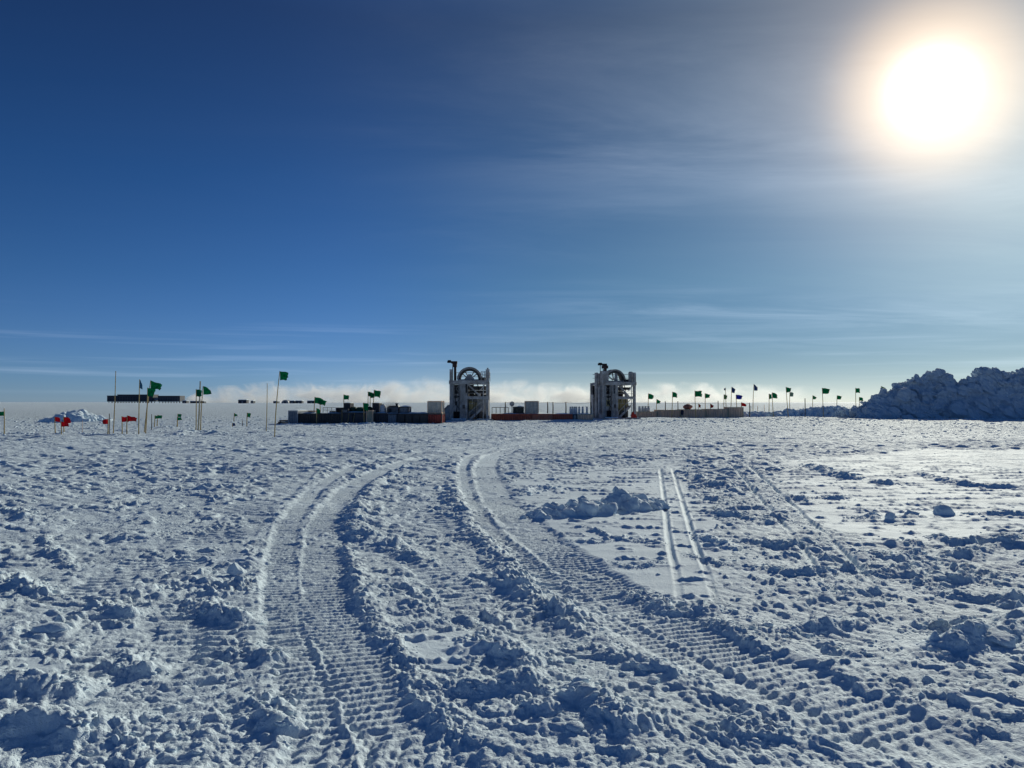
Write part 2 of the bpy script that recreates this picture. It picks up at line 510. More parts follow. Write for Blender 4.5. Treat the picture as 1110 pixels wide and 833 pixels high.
# ploughed-up ridges: line, height, half width, lumpiness
BERMS = [
    ([(431, 515), (404, 531), (387, 556), (385, 576), (405, 584), (435, 600), (470, 615)], 0.15, 0.17, 1.0),
    ([(372, 590), (383, 611), (393, 645), (410, 679), (433, 713), (456, 751), (486, 785), (512, 812)], 0.075, 0.09, 0.8),
    ([(491, 530), (497, 548), (509, 574), (533, 595), (558, 628), (578, 650), (609, 667), (639, 689), (680, 706)], 0.10, 0.13, 1.2),
    ([(410, 683), (450, 678), (498, 671), (512, 676)], 0.06, 0.08, 0.8),
    ([(507, 688), (541, 708), (567, 722), (590, 733)], 0.11, 0.16, 1.3),
    ([(476, 735), (524, 752), (570, 745), (612, 733)], 0.12, 0.16, 0.8),
    ([(560, 780), (622, 762), (660, 775), (700, 800)], 0.13, 0.17, 1.3),
    ([(640, 700), (690, 722), (740, 740)], 0.07, 0.14, 1.2),
    ([(207, 656), (240, 668), (273, 676)], 0.12, 0.14, 1.0),
    ([(95, 661), (120, 668), (146, 674)], 0.07, 0.1, 0.8),
    ([(245, 709), (275, 712), (307, 718)], 0.07, 0.12, 1.0),
    ([(291, 752), (300, 775), (312, 796)], 0.08, 0.13, 1.1),
    ([(5, 627), (30, 640), (60, 648)], 0.09, 0.12, 1.0),
    ([(-40, 742), (30, 752), (108, 752)], 0.13, 0.18, 0.9),
    ([(-60, 800), (0, 806), (55, 793), (110, 801)], 0.17, 0.16, 0.8),
    ([(110, 715), (140, 722), (165, 735)], 0.10, 0.14, 1.0),
    ([(45, 580), (58, 598), (85, 618)], 0.05, 0.08, 0.8),
    ([(825, 697), (870, 686), (932, 675)], 0.09, 0.12, 1.0),
    ([(765, 672), (790, 684), (838, 716)], 0.06, 0.09, 0.9),
    ([(890, 700), (915, 708), (940, 712)], 0.08, 0.12, 1.1),
    ([(990, 690), (1030, 682), (1064, 674)], 0.08, 0.09, 0.7),
    ([(1006, 720), (1040, 705), (1080, 690), (1130, 672)], 0.19, 0.16, 0.9),
    ([(878, 508), (900, 516), (932, 522)], 0.16, 0.22, 1.1),
    ([(848, 540), (872, 544)], 0.13, 0.18, 1.0),
    ([(1040, 558), (1075, 560), (1110, 561), (1180, 560)], 0.12, 0.13, 1.1),
    ([(945, 604), (975, 603), (1003, 600)], 0.09, 0.12, 1.0),
    ([(992, 637), (1030, 632), (1082, 623)], 0.10, 0.13, 1.1),
    ([(1008, 608), (1050, 600), (1098, 589), (1150, 575)], 0.08, 0.09, 0.9),
    ([(940, 627), (980, 620), (1012, 610)], 0.06, 0.08, 0.8),
    ([(942, 524), (956, 526), (970, 527)], 0.15, 0.16, 1.0),
    ([(872, 541), (900, 543), (921, 541)], 0.10, 0.10, 0.9),
    ([(922, 563), (936, 562), (950, 559)], 0.09, 0.08, 1.0),
    ([(960, 588), (980, 591), (1002, 592)], 0.13, 0.14, 1.0),
    ([(944, 603), (965, 607), (988, 606)], 0.10, 0.11, 1.0),
    ([(1008, 583), (1035, 590), (1062, 592)], 0.10, 0.11, 0.9),
    ([(990, 516), (1050, 527), (1120, 528)], 0.13, 0.14, 0.9),
    ([(752, 519), (775, 528), (800, 527)], 0.13, 0.14, 1.1),
    ([(770, 558), (815, 567), (850, 562)], 0.11, 0.12, 1.1),
    ([(798, 588), (845, 596), (880, 590)], 0.09, 0.10, 1.1),
    ([(818, 618), (866, 627), (902, 622)], 0.09, 0.10, 1.1),
    ([(752, 582), (775, 592), (792, 600)], 0.07, 0.08, 1.1),
    ([(895, 641), (925, 646), (955, 645)], 0.08, 0.09, 1.1),
    ([(632, 572), (675, 587), (722, 592)], 0.045, 0.05, 0.8),
    ([(612, 586), (650, 590), (690, 582)], 0.03, 0.05, 0.6),
    ([(660, 612), (690, 617), (716, 612)], 0.04, 0.05, 0.8),
    ([(745, 605), (770, 612), (784, 616)], 0.05, 0.06, 0.8),
    ([(1010, 640), (1060, 652), (1120, 650)], 0.10, 0.10, 1.0),
    ([(560, 540), (580, 533), (602, 532)], 0.12, 0.16, 1.1),
    ([(770, 806), (810, 796), (840, 800)], 0.07, 0.1, 1.1),
    ([(680, 640), (705, 650), (730, 668)], 0.10, 0.13, 1.0),
    ([(700, 668), (760, 662), (790, 660)], 0.06, 0.1, 1.0),
    ([(0, 552), (20, 556), (30, 566)], 0.08, 0.12, 1.0),
    ([(188, 473), (206, 470), (222, 469), (240, 472)], 0.28, 0.5, 1.0),
    ([(-60, 470), (30, 471), (118, 472)], 0.14, 0.5, 1.1),
    ([(360, 463), (385, 461), (420, 462), (452, 463)], 0.24, 0.7, 1.0),
    ([(600, 460), (660, 459), (720, 458.5), (790, 457)], 0.13, 0.9, 1.1),
    ([(840, 457), (960, 456), (1040, 455), (1160, 455)], 0.16, 0.9, 1.0),
]
# runner tracks: pairs of grooves
RUNNERS = [([(722, 509), (729, 540), (739, 590), (750, 625), (758, 662)], 0.30),
           ([(800, 505), (828, 532), (860, 565), (893, 600), (935, 655)], 0.42)]
SMOOTH = [
    [(560, 522), (620, 511), (690, 503), (738, 495), (748, 503), (735, 515), (770, 552), (784, 600), (788, 640), (752, 660), (712, 655), (672, 629), (640, 607), (598, 573), (570, 560), (556, 545)],
    [(846, 500), (930, 495), (1010, 489), (1180, 488), (1180, 575), (1085, 580), (990, 592), (905, 580), (868, 556), (848, 530)],
    [(428, 700), (455, 690), (510, 694), (532, 706), (524, 719), (452, 722)],
    [(960, 716), (1040, 700), (1075, 692), (1080, 696), (1000, 722)],
    [(1000, 752), (1060, 744), (1150, 738), (1150, 752), (1040, 762)],
    [(240, 600), (275, 595), (285, 612), (262, 622)],
    [(60, 735), (30, 728), (0, 735), (0, 745), (60, 742)],
]
SMOOTH_W = [[gnd(*p) for p in q] for q in SMOOTH]
BERM_L = [(pl(p), h, w, l) for p, h, w, l in BERMS]
BELT_L = []
for a, b in BELTS:
    A, B = pl(a, 10), pl(b, 10)
    BELT_L.append(((A + B) / 2, float(np.median(np.hypot(*(A - B).T)))))
RIDGE_L = [pl(L_RIDGE, 10), pl(R_RIDGE, 10), pl(L_EDGE[5:11], 10), pl(R_LEFT[3:10], 10)]
OLD_L = [(pl(p), w, s) for p, w, s in OLD_BELTS]
CLUMPY = [[(745, 503), (800, 496), (850, 525), (872, 560), (910, 584), (1010, 598), (1110, 600), (1180, 640), (1110, 680), (960, 690), (800, 690), (745, 668), (762, 640), (792, 620), (770, 552), (752, 515)],
          [(842, 497), (940, 494), (940, 526), (860, 524)], [(130, 500), (260, 520), (290, 560), (270, 700), (190, 680), (150, 600)], [(-60, 615), (150, 640), (160, 690), (-60, 670)]]
CLUMPY_W = [[gnd(*p) for p in q] for q in CLUMPY]
RUN_L = [(pl(p), g) for p, g in RUNNERS]


def rough_mask(X, Y):
    wx = X + 0.22 * perlin(X * 1.6, Y * 1.6, 5) + 0.10 * perlin(X * 5, Y * 5, 6)
    wy = Y + 0.45 * perlin(X * 1.6 + 40, Y * 0.9, 7) + 0.2 * perlin(X * 5, Y * 4, 8)
    R = np.ones(X.shape, F32)
    for q in SMOOTH_W: R[in_poly(wx, wy, q)] = 0
    return R


def height(X, Y, S):
    """snow height at X, Y on a mesh whose local spacing is S"""
    X = np.asarray(X, np.float64); Y = np.asarray(Y, np.float64)
    r = np.hypot(X, Y).astype(F32)
    S = np.asarray(S, F32)
    near = r < 120
    R = rough_mask(X, Y)
    h = np.zeros(X.shape, F32)
    farw = np.clip((r - 18) / 60, 0, 1)
    # long swells and wind-packed drifts
    h += 0.05 * perlin(X / 5.0, Y / 7.0, 11) * lerpw(5, S)
    h += (0.035 + 0.03 * farw) * perlin(X / 2.4, Y / 1.7, 12) * lerpw(1.7, S)
    far_i = np.nonzero(r > 35)[0]
    fx, fy, fs = X[far_i], Y[far_i], S[far_i]
    edge = np.clip((r[far_i] - 35) / 60, 0, 1)
    h[far_i] += edge * (0.10 * perlin(fx / 14, fy / 6, 13) * lerpw(6, fs) + 0.18 * perlin(fx / 60, fy / 34, 14) * lerpw(34, fs)
                        + 0.35 * np.clip(r[far_i] / 900, 0, 1) * perlin(fx / 210, fy / 120, 15) * lerpw(120, fs))
    fr = np.zeros(X.shape, F32)
    oi = np.nonzero(r > 9)[0]
    ox, oy, os_ = X[oi], Y[oi], S[oi]
    ow = np.clip((r[oi] - 9) / 14, 0, 1) * (0.08 + 0.92 * R[oi])
    for n_, lam in enumerate((0.22, 0.35, 0.6, 1.1, 2.0, 3.8, 7.0, 13.0, 26.0, 50.0)):
        w_ = lerpw(lam * 0.8, os_)
        if lam > 3: w_ = w_ * np.clip((r[oi] - lam * 12) / (lam * 12), 0, 1)
        on = np.nonzero(w_ > 0)[0]
        p_ = perlin(ox[on] / (lam * 1.6), oy[on] / lam, 70 + n_)
        fr[oi[on]] += ow[on] * w_[on] * (0.046 if lam < 0.3 else 0.055 if lam < 0.5 else 0.036 if lam < 0.8 else 0.03 if lam < 1.5 else 0.03 * min(lam, 5) ** 0.3) * (0.6 + 0.8 * np.clip(perlin(ox[on] / 9.0, oy[on] / 5.0, 90) + 0.3, 0, 1)) * (np.maximum(np.abs(p_) * 1.3 - 0.12 if lam < 2.5 else p_, -0.12) - 0.12)
    ni = np.nonzero(near)[0]
    x, y, s, Rn = X[ni], Y[ni], S[ni], R[ni]
    amp = 0.10 + 0.90 * Rn
    lum = 0.55 + 0.9 * np.clip(perlin(x / 1.9, y / 1.5, 21) + 0.35, 0, 1)
    def rot(a, px, py): return px * math.cos(a) - py * math.sin(a), px * math.sin(a) + py * math.cos(a)
    w1 = perlin(x / 0.4, y / 0.4, 91); w2 = perlin(x / 0.4 + 31, y / 0.4, 92)
    xw, yw = x + 0.07 * w1, y + 0.07 * w2
    xa, ya = rot(0.6, xw, yw); xb, yb = rot(1.35, xw + 0.03 * w2, yw - 0.03 * w1); xc, yc = rot(2.2, xw, yw)
    q = 0.017 * perlin(xa / 0.62, ya / 0.5, 22) * lerpw(0.5, s)
    q += 0.011 * (0.5 - np.abs(perlin(xb / 0.36, yb / 0.27, 23))) * lerpw(0.27, s)
    n5 = perlin(xc / 0.15, yc / 0.13, 24); n6 = perlin(xa / 0.075 + 0.3 * n5, ya / 0.066, 25); n7 = perlin(xb / 0.034, yb / 0.03, 26)
    n6b = np.abs(perlin(xc / 0.10 + 0.4 * n5, yc / 0.085, 93)); n7b = np.abs(perlin(xa / 0.046, ya / 0.042 + 0.4 * n6, 94))
    q += ((0.007 + 0.013 * np.clip((r[ni] - 5) / 5, 0, 1)) * np.maximum(n5, -0.3) * lerpw(0.13, s) + 0.022 * (n6b - 0.25) * lerpw(0.08, s) + 0.013 * (n7b - 0.25) * lerpw(0.04, s)
          + 0.008 * n6 * lerpw(0.06, s) + 0.008 * n7 * lerpw(0.026, s))
    # broken crust plates
    def plates(px, py, lam, seed, th):
        t = perlin(px / lam, py / lam, seed) + 0.22 * n5 + 0.12 * n6
        e = np.clip((t - th) / 0.07, 0, 1)
        return e * e * (3 - 2 * e) * (0.6 + 0.8 * np.clip(perlin(px / lam / 2, py / lam / 2, seed + 1) + 0.4, 0, 1))
    q += 0.020 * plates(xb, yb, 0.62, 95, 0.12) * lerpw(0.3, s) + 0.014 * plates(xa, ya, 0.27, 97, 0.15) * lerpw(0.15, s)
    den = np.clip(0.28 + 0.5 * perlin(x / 1.4, y / 1.1, 27), 0.02, 0.8) * (0.1 + 0.9 * Rn)
    wx = x + 0.035 * n6 + 0.05 * n5; wy = y + 0.05 * perlin(x / 0.08 + 9, y / 0.08, 29) - 0.05 * n5
    cl = clods(wx, wy, 0.28, 31, den * 0.3) * 0.12 * lerpw(0.2, s) + clods(wx, wy, 0.12, 32, den * 0.7) * 0.14 * lerpw(0.1, s) + clods(x + 0.02 * n7, y + 0.02 * n6, 0.055, 33, den * 0.7) * 0.3 * lerpw(0.045, s)
    cl += clods(wx, wy, 0.9, 34, den * 0.25) * 0.07 * lerpw(0.5, s)
    C = np.zeros(len(ni), F32)
    for q_ in CLUMPY_W: C[in_poly(x + 0.3 * n5 + 0.25 * perlin(x / 0.9, y / 0.9, 53), y + 0.5 * perlin(x / 0.8, y / 0.8, 54), q_)] = 1
    C *= np.clip(0.45 + 0.9 * perlin(x / 0.8, y / 0.7, 55), 0, 1)
    cl += clods(wx, wy, 0.36, 35, 0.5 * C) * 0.20 * lerpw(0.25, s) + clods(x + 0.02 * n6, y + 0.02 * n5, 0.19, 36, 0.6 * C) * 0.2 * lerpw(0.14, s)
    cl *= np.clip(0.72 + 0.75 * n6 + 0.35 * n7, 0.1, 1.5)
    # wind skin on the smooth crust
    q2 = 0.008 * perlin(x / 0.9 + y / 2.2, y / 0.35, 28) * lerpw(0.35, s) * (1 - Rn)
    st = np.clip(perlin(x / 1.1 + 0.4 * n5, y / 0.22, 51) - 0.28, 0, 1) + np.clip(perlin(x / 0.4, y / 0.16, 52) - 0.42, 0, 1)
    q2 += 0.12 * np.minimum(st, 0.3) * (1 - Rn) * lerpw(0.18, s) * (0.7 + 0.6 * n6)
    hn = q * amp * lum * (0.85 + 0.15 * np.clip((r[ni] - 5) / 6, 0, 1)) + cl * (0.06 + 0.94 * Rn) + q2
    base = np.zeros(len(ni), F32)
    press = np.zeros(len(ni), F32)
    extra = np.zeros(len(ni), F32)
    jit = perlin(x / 0.28, y / 0.28, 41)
    jit2 = perlin(x / 0.09, y / 0.09, 42)
    for line, w, stg in OLD_L:
        j, d, a, t = near_line(x, y, line, w)
        m = np.clip((w / 2 - np.abs(d) + 0.03 * jit[j]) / 0.06, 0, 1) * stg * np.clip(np.minimum(t, 1 - t) * 12, 0, 1)
        m = m * np.clip(0.55 + 1.1 * perlin(x[j] / 1.1, y[j] / 0.9, 43), 0, 1)
        rib = np.sin(a * (2 * math.pi / 0.13) + 0.6 * jit[j])
        press[j] = np.maximum(press[j], m * 0.75)
        base[j] += m * (-0.010 + 0.009 * np.clip(rib * 1.6, -1, 1) * lerpw(0.13, s[j]))
    for line, w in BELT_L:
        j, d, a, t = near_line(x, y, line, w * 1.2)
        m = np.clip((w * 0.53 - np.abs(d) + 0.03 * jit[j]) / 0.09, 0, 1)
        wear = np.clip(0.9 + 0.7 * perlin(x[j] / 1.3, y[j] / 1.3, 44), 0.45, 1)
        rib = np.clip(np.sin(a * (2 * math.pi / 0.095) + 0.3 * jit[j] + 0.25 * jit2[j]) * 1.6, -1, 1)
        press[j] = np.maximum(press[j], m * 0.86 * wear)
        base[j] += m * (-0.012 - 0.012 * np.clip((12 - r[ni][j]) / 5, 0, 1) + ((0.007 + 0.004 * np.clip((r[ni][j] - 5) / 3, 0, 1)) * rib + 0.003 * (n6b[j] - 0.2) + 0.004 * n7[j]) * wear * lerpw(0.11, s[j]))
    for line in RIDGE_L:
        j, d, a, t = near_line(x, y, line, 0.2)
        g = np.exp(-((d + 0.012 * jit[j]) / 0.022) ** 2)
        extra[j] += g * (0.009 + 0.012 * jit2[j]) * np.clip(0.7 + perlin(a / 0.7, a * 0 + 3, 45), 0, 1) * np.clip((15 - r[ni][j]) / 5, 0, 1)
    for line, g in RUN_L:
        j, d, a, t = near_line(x, y, line, 0.45)
        e = np.clip(np.minimum(t, 1 - t) * 9, 0, 1) * np.clip(0.8 + 0.8 * perlin(a / 0.7, a * 0 + g * 9, 46), 0.35, 1)
        for off in (-g / 2, g / 2):
            dd = d - off
            base[j] += e * (-0.028 * np.exp(-(dd / 0.034) ** 4) + 0.008 * np.exp(-((np.abs(dd) - 0.05) / 0.018) ** 2))
            press[j] = np.maximum(press[j], e * 0.85 * np.exp(-(dd / 0.06) ** 4))
    for line, hh, w, lu in BERM_L:
        j, d, a, t = near_line(x, y, line, w * 3)
        ww = w * (1 + 0.45 * perlin(a / 0.35, d * 0 + 7, 47)) 
        g = np.exp(-np.abs(d / ww) ** 2.2) * np.clip(np.minimum(t, 1 - t) * 9 + 0.15, 0, 1)
        k = np.clip(0.8 + 0.7 * perlin(a / 0.5, d / 0.5, 48) + 0.5 * jit[j] * lu, 0.12, 1.6)
        lump = clods(x[j] + 0.05 * n5[j], y[j] + 0.05 * n6[j], max(0.16, w * 1.3), 49, np.full(len(j), 0.75, F32)) * 0.22 * np.clip(0.75 + 0.7 * n6[j] + 0.4 * n7[j], 0.1, 1.5) * lu * lerpw(0.12, s[j])
        extra[j] = np.maximum(extra[j], g * hh * 0.46 * k + 0.42 * lump * np.clip(g * 1.8, 0, 1) + 0.016 * lu * (jit2[j] + 0.6 * n7[j]) * np.clip(g * 2, 0, 1))
        press[j] *= (1 - 0.8 * np.clip(g * 1.5, 0, 1))
    hn = 0.012 + 0.012 * (1 - Rn) + hn * (1 - press) + base * np.clip(1 - extra / 0.08, 0, 1) + extra
    fade = np.clip((120 - r[ni]) / 50, 0, 1)
    h[ni] += hn * fade
    fr[ni] *= (1 - np.clip(press * 1.1, 0, 1)) * np.clip(1 - extra / 0.12, 0.2, 1)
    h += fr
    return h


def build_ground():
    dn = np.radians(np.arange(-43, 43.0001, GD))
    side = np.radians(np.arange(43.3, 66, 0.3))
    rest = np.radians(np.arange(66.5, 293.4, 2.5))
    th = np.concatenate([dn, side, rest, np.radians(np.arange(294.0, 316.8, 0.3))])
    th = np.sort(th)
    rr = [0.35]
    def run(to, f):
        while rr[-1] < to: rr.append(rr[-1] * (1 + f))
    run(2.7, 0.03); run(16, GR); run(75, GR * 0.85); run(130, 0.007); run(1500, 0.018); run(14000, 0.05)
    rr = np.array(rr)
    nt, nr = len(th), len(rr)
    T, Rr = np.meshgrid(th, rr)
    X = (np.sin(T) * Rr).ravel(); Y = (np.cos(T) * Rr).ravel()
    dth = np.gradient(th); dr = np.gradient(rr)
    S = np.maximum(np.abs(dth)[None, :] * rr[:, None], dr[:, None] * 0.8).ravel()
    Z = height(X, Y, S)
    co = np.empty((nt * nr + 1, 3), F32)
    co[:-1, 0] = X; co[:-1, 1] = Y; co[:-1, 2] = Z
    co[-1] = (0, 0, 0)
    i = np.arange(nr - 1)[:, None] * nt; j = np.arange(nt)[None, :]; j2 = (j + 1) % nt
    quads = np.stack([i + j, i + nt + j, i + nt + j2, i + j2], -1).reshape(-1, 4)[:, ::-1]
    tris = np.stack([np.full(nt, nt * nr), np.arange(nt), (np.arange(nt) + 1) % nt], -1)[:, ::-1]
    me = bpy.data.meshes.new('snow_ground')
    me.vertices.add(len(co)); me.vertices.foreach_set('co', co.ravel())
    nl = quads.size + tris.size
    me.loops.add(nl); me.loops.foreach_set('vertex_index', np.concatenate([quads.ravel(), tris.ravel()]).astype(np.int32))
    npoly = len(quads) + len(tris)
    me.polygons.add(npoly)
    ls = np.concatenate([np.arange(len(quads)) * 4, quads.size + np.arange(len(tris)) * 3]).astype(np.int32)
    me.polygons.foreach_set('loop_start', ls)
    me.polygons.foreach_set('use_smooth', np.ones(npoly, bool))
    at_ = me.attributes.new('churn', 'FLOAT', 'POINT')
    at_.data.foreach_set('value', np.append(rough_mask(X, Y), 1).astype(F32))
    me.update(calc_edges=True)
    me.materials.append(snow_mat('plain_snow', far=True))
    o = bpy.data.objects.new('snow_ground', me)
    COL.objects.link(o)
    tag(o, kind='structure', label='churned white snow plain with vehicle tracks')
    print('ground', len(co))
    return o


ground = build_ground()


# loose lumps of broken snow lying on the surface
def ico(sub):
    bm = bmesh.new(); bmesh.ops.create_icosphere(bm, subdivisions=sub, radius=1.0)
    v = np.array([q.co[:] for q in bm.verts], F32); f = np.array([[q.index for q in t.verts] for t in bm.faces], np.int64)
    bm.free(); return v, f


ICO = {s: ico(s) for s in (1, 2, 3, 4)}
rng = np.random.default_rng(11)


def chunk_shape(sub, blocky=0.5, rough=0.12, cuts=7):
    """an angular lump of snow of radius about 1"""
    v, f = ICO[sub]
    v = v.copy()
    for _ in range(cuts):
        n = rng.normal(size=3); n /= np.linalg.norm(n)
        d = v @ n; lim = rng.uniform(0.45, 0.85)
        v -= np.maximum(d - lim, 0)[:, None] * n * (0.6 + 0.4 * blocky)
    for sc_, am in ((2.1, rough), (4.7, rough * 0.6), (9.5, rough * 0.35)):
        o = rng.uniform(0, 50, 3)
        q = perlin(v[:, 0] * sc_ + o[0] + v[:, 2] * 1.7, v[:, 1] * sc_ + o[1] - v[:, 2] * sc_ * 0.8, 61)
        v += v * (q * am)[:, None]
    return v, f


def rand_rot():
    q = rng.normal(size=4); q /= np.linalg.norm(q)
    w, x, y, z = q
    return np.array([[1 - 2 * (y * y + z * z), 2 * (x * y - z * w), 2 * (x * z + y * w)], [2 * (x * y + z * w), 1 - 2 * (x * x + z * z), 2 * (y * z - x * w)], [2 * (x * z - y * w), 2 * (y * z + x * w), 1 - 2 * (x * x + y * y)]])


def build_clods():
    n0 = NCL
    th = np.radians(rng.uniform(-44, 44, n0)); r = np.exp(np.where(rng.uniform(0, 1, n0) < 0.5, rng.uniform(math.log(2.9), math.log(95), n0), rng.uniform(math.log(11), math.log(75), n0)))
    x = np.sin(th) * r; y = np.cos(th) * r
    size = (0.0011 * r + 0.003) * (0.6 + 1.0 * rng.pareto(3.2, n0))
    size = np.minimum(size, 0.028 + 0.0022 * np.maximum(r - 12, 0))
    R = rough_mask(x, y)
    keep = rng.uniform(0, 1, n0) < np.clip(0.45 + 0.7 * perlin(x / 1.4, y / 1.1, 27), 0.06, 1) * (0.05 + 0.95 * R)
    for line, w in BELT_L:
        j, d, a, t = near_line(x, y, line, w * 0.55)
        keep[j] &= rng.uniform(0, 1, len(j)) < 0.25
    x, y, size = x[keep], y[keep], size[keep]
    xs, ys, ss = [x], [y], [size]
    nb = len(x)
    for line, hh, w, lu in BERM_L:
        L = np.hypot(*np.diff(line, axis=0).T).sum()
        m = int(min(200, L / (w * 0.075)))
        t = rng.uniform(0, len(line) - 1.001, m); k = t.astype(int)
        p = line[k] + (line[k + 1] - line[k]) * (t - k)[:, None] + rng.normal(size=(m, 2)) * w * 0.9
        D = np.hypot(p[:, 0], p[:, 1])
        xs.append(p[:, 0]); ys.append(p[:, 1]); ss.append(np.minimum(np.minimum(w * 0.3, 0.14), (0.005 + 0.0015 * D) * (0.7 + rng.pareto(2.8, m))) * lu)
    x = np.concatenate(xs); y = np.concatenate(ys); size = np.concatenate(ss)
    z = height(x, y, np.hypot(x, y) * 0.004)
    flat = np.where(np.arange(len(x)) < nb, rng.uniform(0.3, 0.6, len(x)), rng.uniform(0.32, 0.6, len(x)))
    V, Fc, off = [], [], 0
    lib = {2: [chunk_shape(2, 0.6, 0.14) for _ in range(30)], 3: [chunk_shape(3, 0.6, 0.16) for _ in range(24)], 1: [chunk_shape(1, 0.5, 0.15) for _ in range(20)]}
    for i in range(len(x)):
        pxs = size[i] / max(1.0, math.hypot(x[i], y[i])) * 770
        v, f = random.choice(lib[1 if pxs < 2.2 else 2 if pxs < 7 else 3])
        M = rand_rot() * (size[i] * rng.uniform(0.7, 1.25, 3))[None, :]
        p = v @ M.T.astype(F32)
        p[:, 2] *= flat[i]
        p += np.array([x[i], y[i], z[i] + size[i] * rng.uniform(-0.2, 0.12)], F32)
        V.append(p); Fc.append(f + off); off += len(v)
    V = np.concatenate(V); Fc = np.concatenate(Fc)
    me = bpy.data.meshes.new('snow_clods')
    me.vertices.add(len(V)); me.vertices.foreach_set('co', V.astype(F32).ravel())
    me.loops.add(Fc.size); me.loops.foreach_set('vertex_index', Fc.ravel().astype(np.int32))
    me.polygons.add(len(Fc)); me.polygons.foreach_set('loop_start', (np.arange(len(Fc)) * 3).astype(np.int32))
    me.polygons.foreach_set('use_smooth', np.ones(len(Fc), bool))
    me.update(calc_edges=True)
    me.materials.append(snow_mat('snow'))
    o = bpy.data.objects.new('snow_clods', me); COL.objects.link(o)
    tag(o, 'small loose lumps of broken snow strewn over the churned ground', 'snow lumps', kind='stuff')
    print('clods', len(x), len(V))


build_clods()


# ------------------------------------------------------------------ the camp
def gz(x, y):
    x = np.array([x]); y = np.array([y])
    return float(height(x, y, np.hypot(x, y) * 0.004)[0])


STEEL = mat('grey_paint', (0.54, 0.53, 0.52), 0.55, 0.03, 0.3, 1.9, 0.35, col2=(0.27, 0.24, 0.215))
STEEL_D = mat('dark_steel', (0.095, 0.088, 0.085), 0.55, 0.3, 0.3, 2.0, 0.4)
PANEL = mat('pale_panel', (0.52, 0.53, 0.52), 0.6, 0, 0.25, 1.0, 0.3, col2=(0.33, 0.34, 0.35))
PANEL_Y = mat('straw_panel', (0.55, 0.47, 0.24), 0.7, 0, 0.3, 1.5, 0.2)
BLACK = mat('black_opening', (0.02, 0.02, 0.024), 0.8, 0, 0.2, 2)
WOOD = mat('hazy_wood', (0.86, 0.60, 0.42), 0.8, 0, 0.3, 2.0, 0.15, col2=(0.70, 0.47, 0.33), stretch=(6, 6, 0.8))  # wood colour lightened to imitate the hazy glare over the tan crates
DRED = mat('dark_red_paint', (0.055, 0.026, 0.026), 0.6, 0, 0.35, 3)
SNOW = snow_mat('snow')
SNOW_S = snow_mat('packed_snow', 0.25)


def box_part(name, dims, m, parent, at_=(0, 0, 0)):
    return MB().box(*dims).build(name, m, parent)


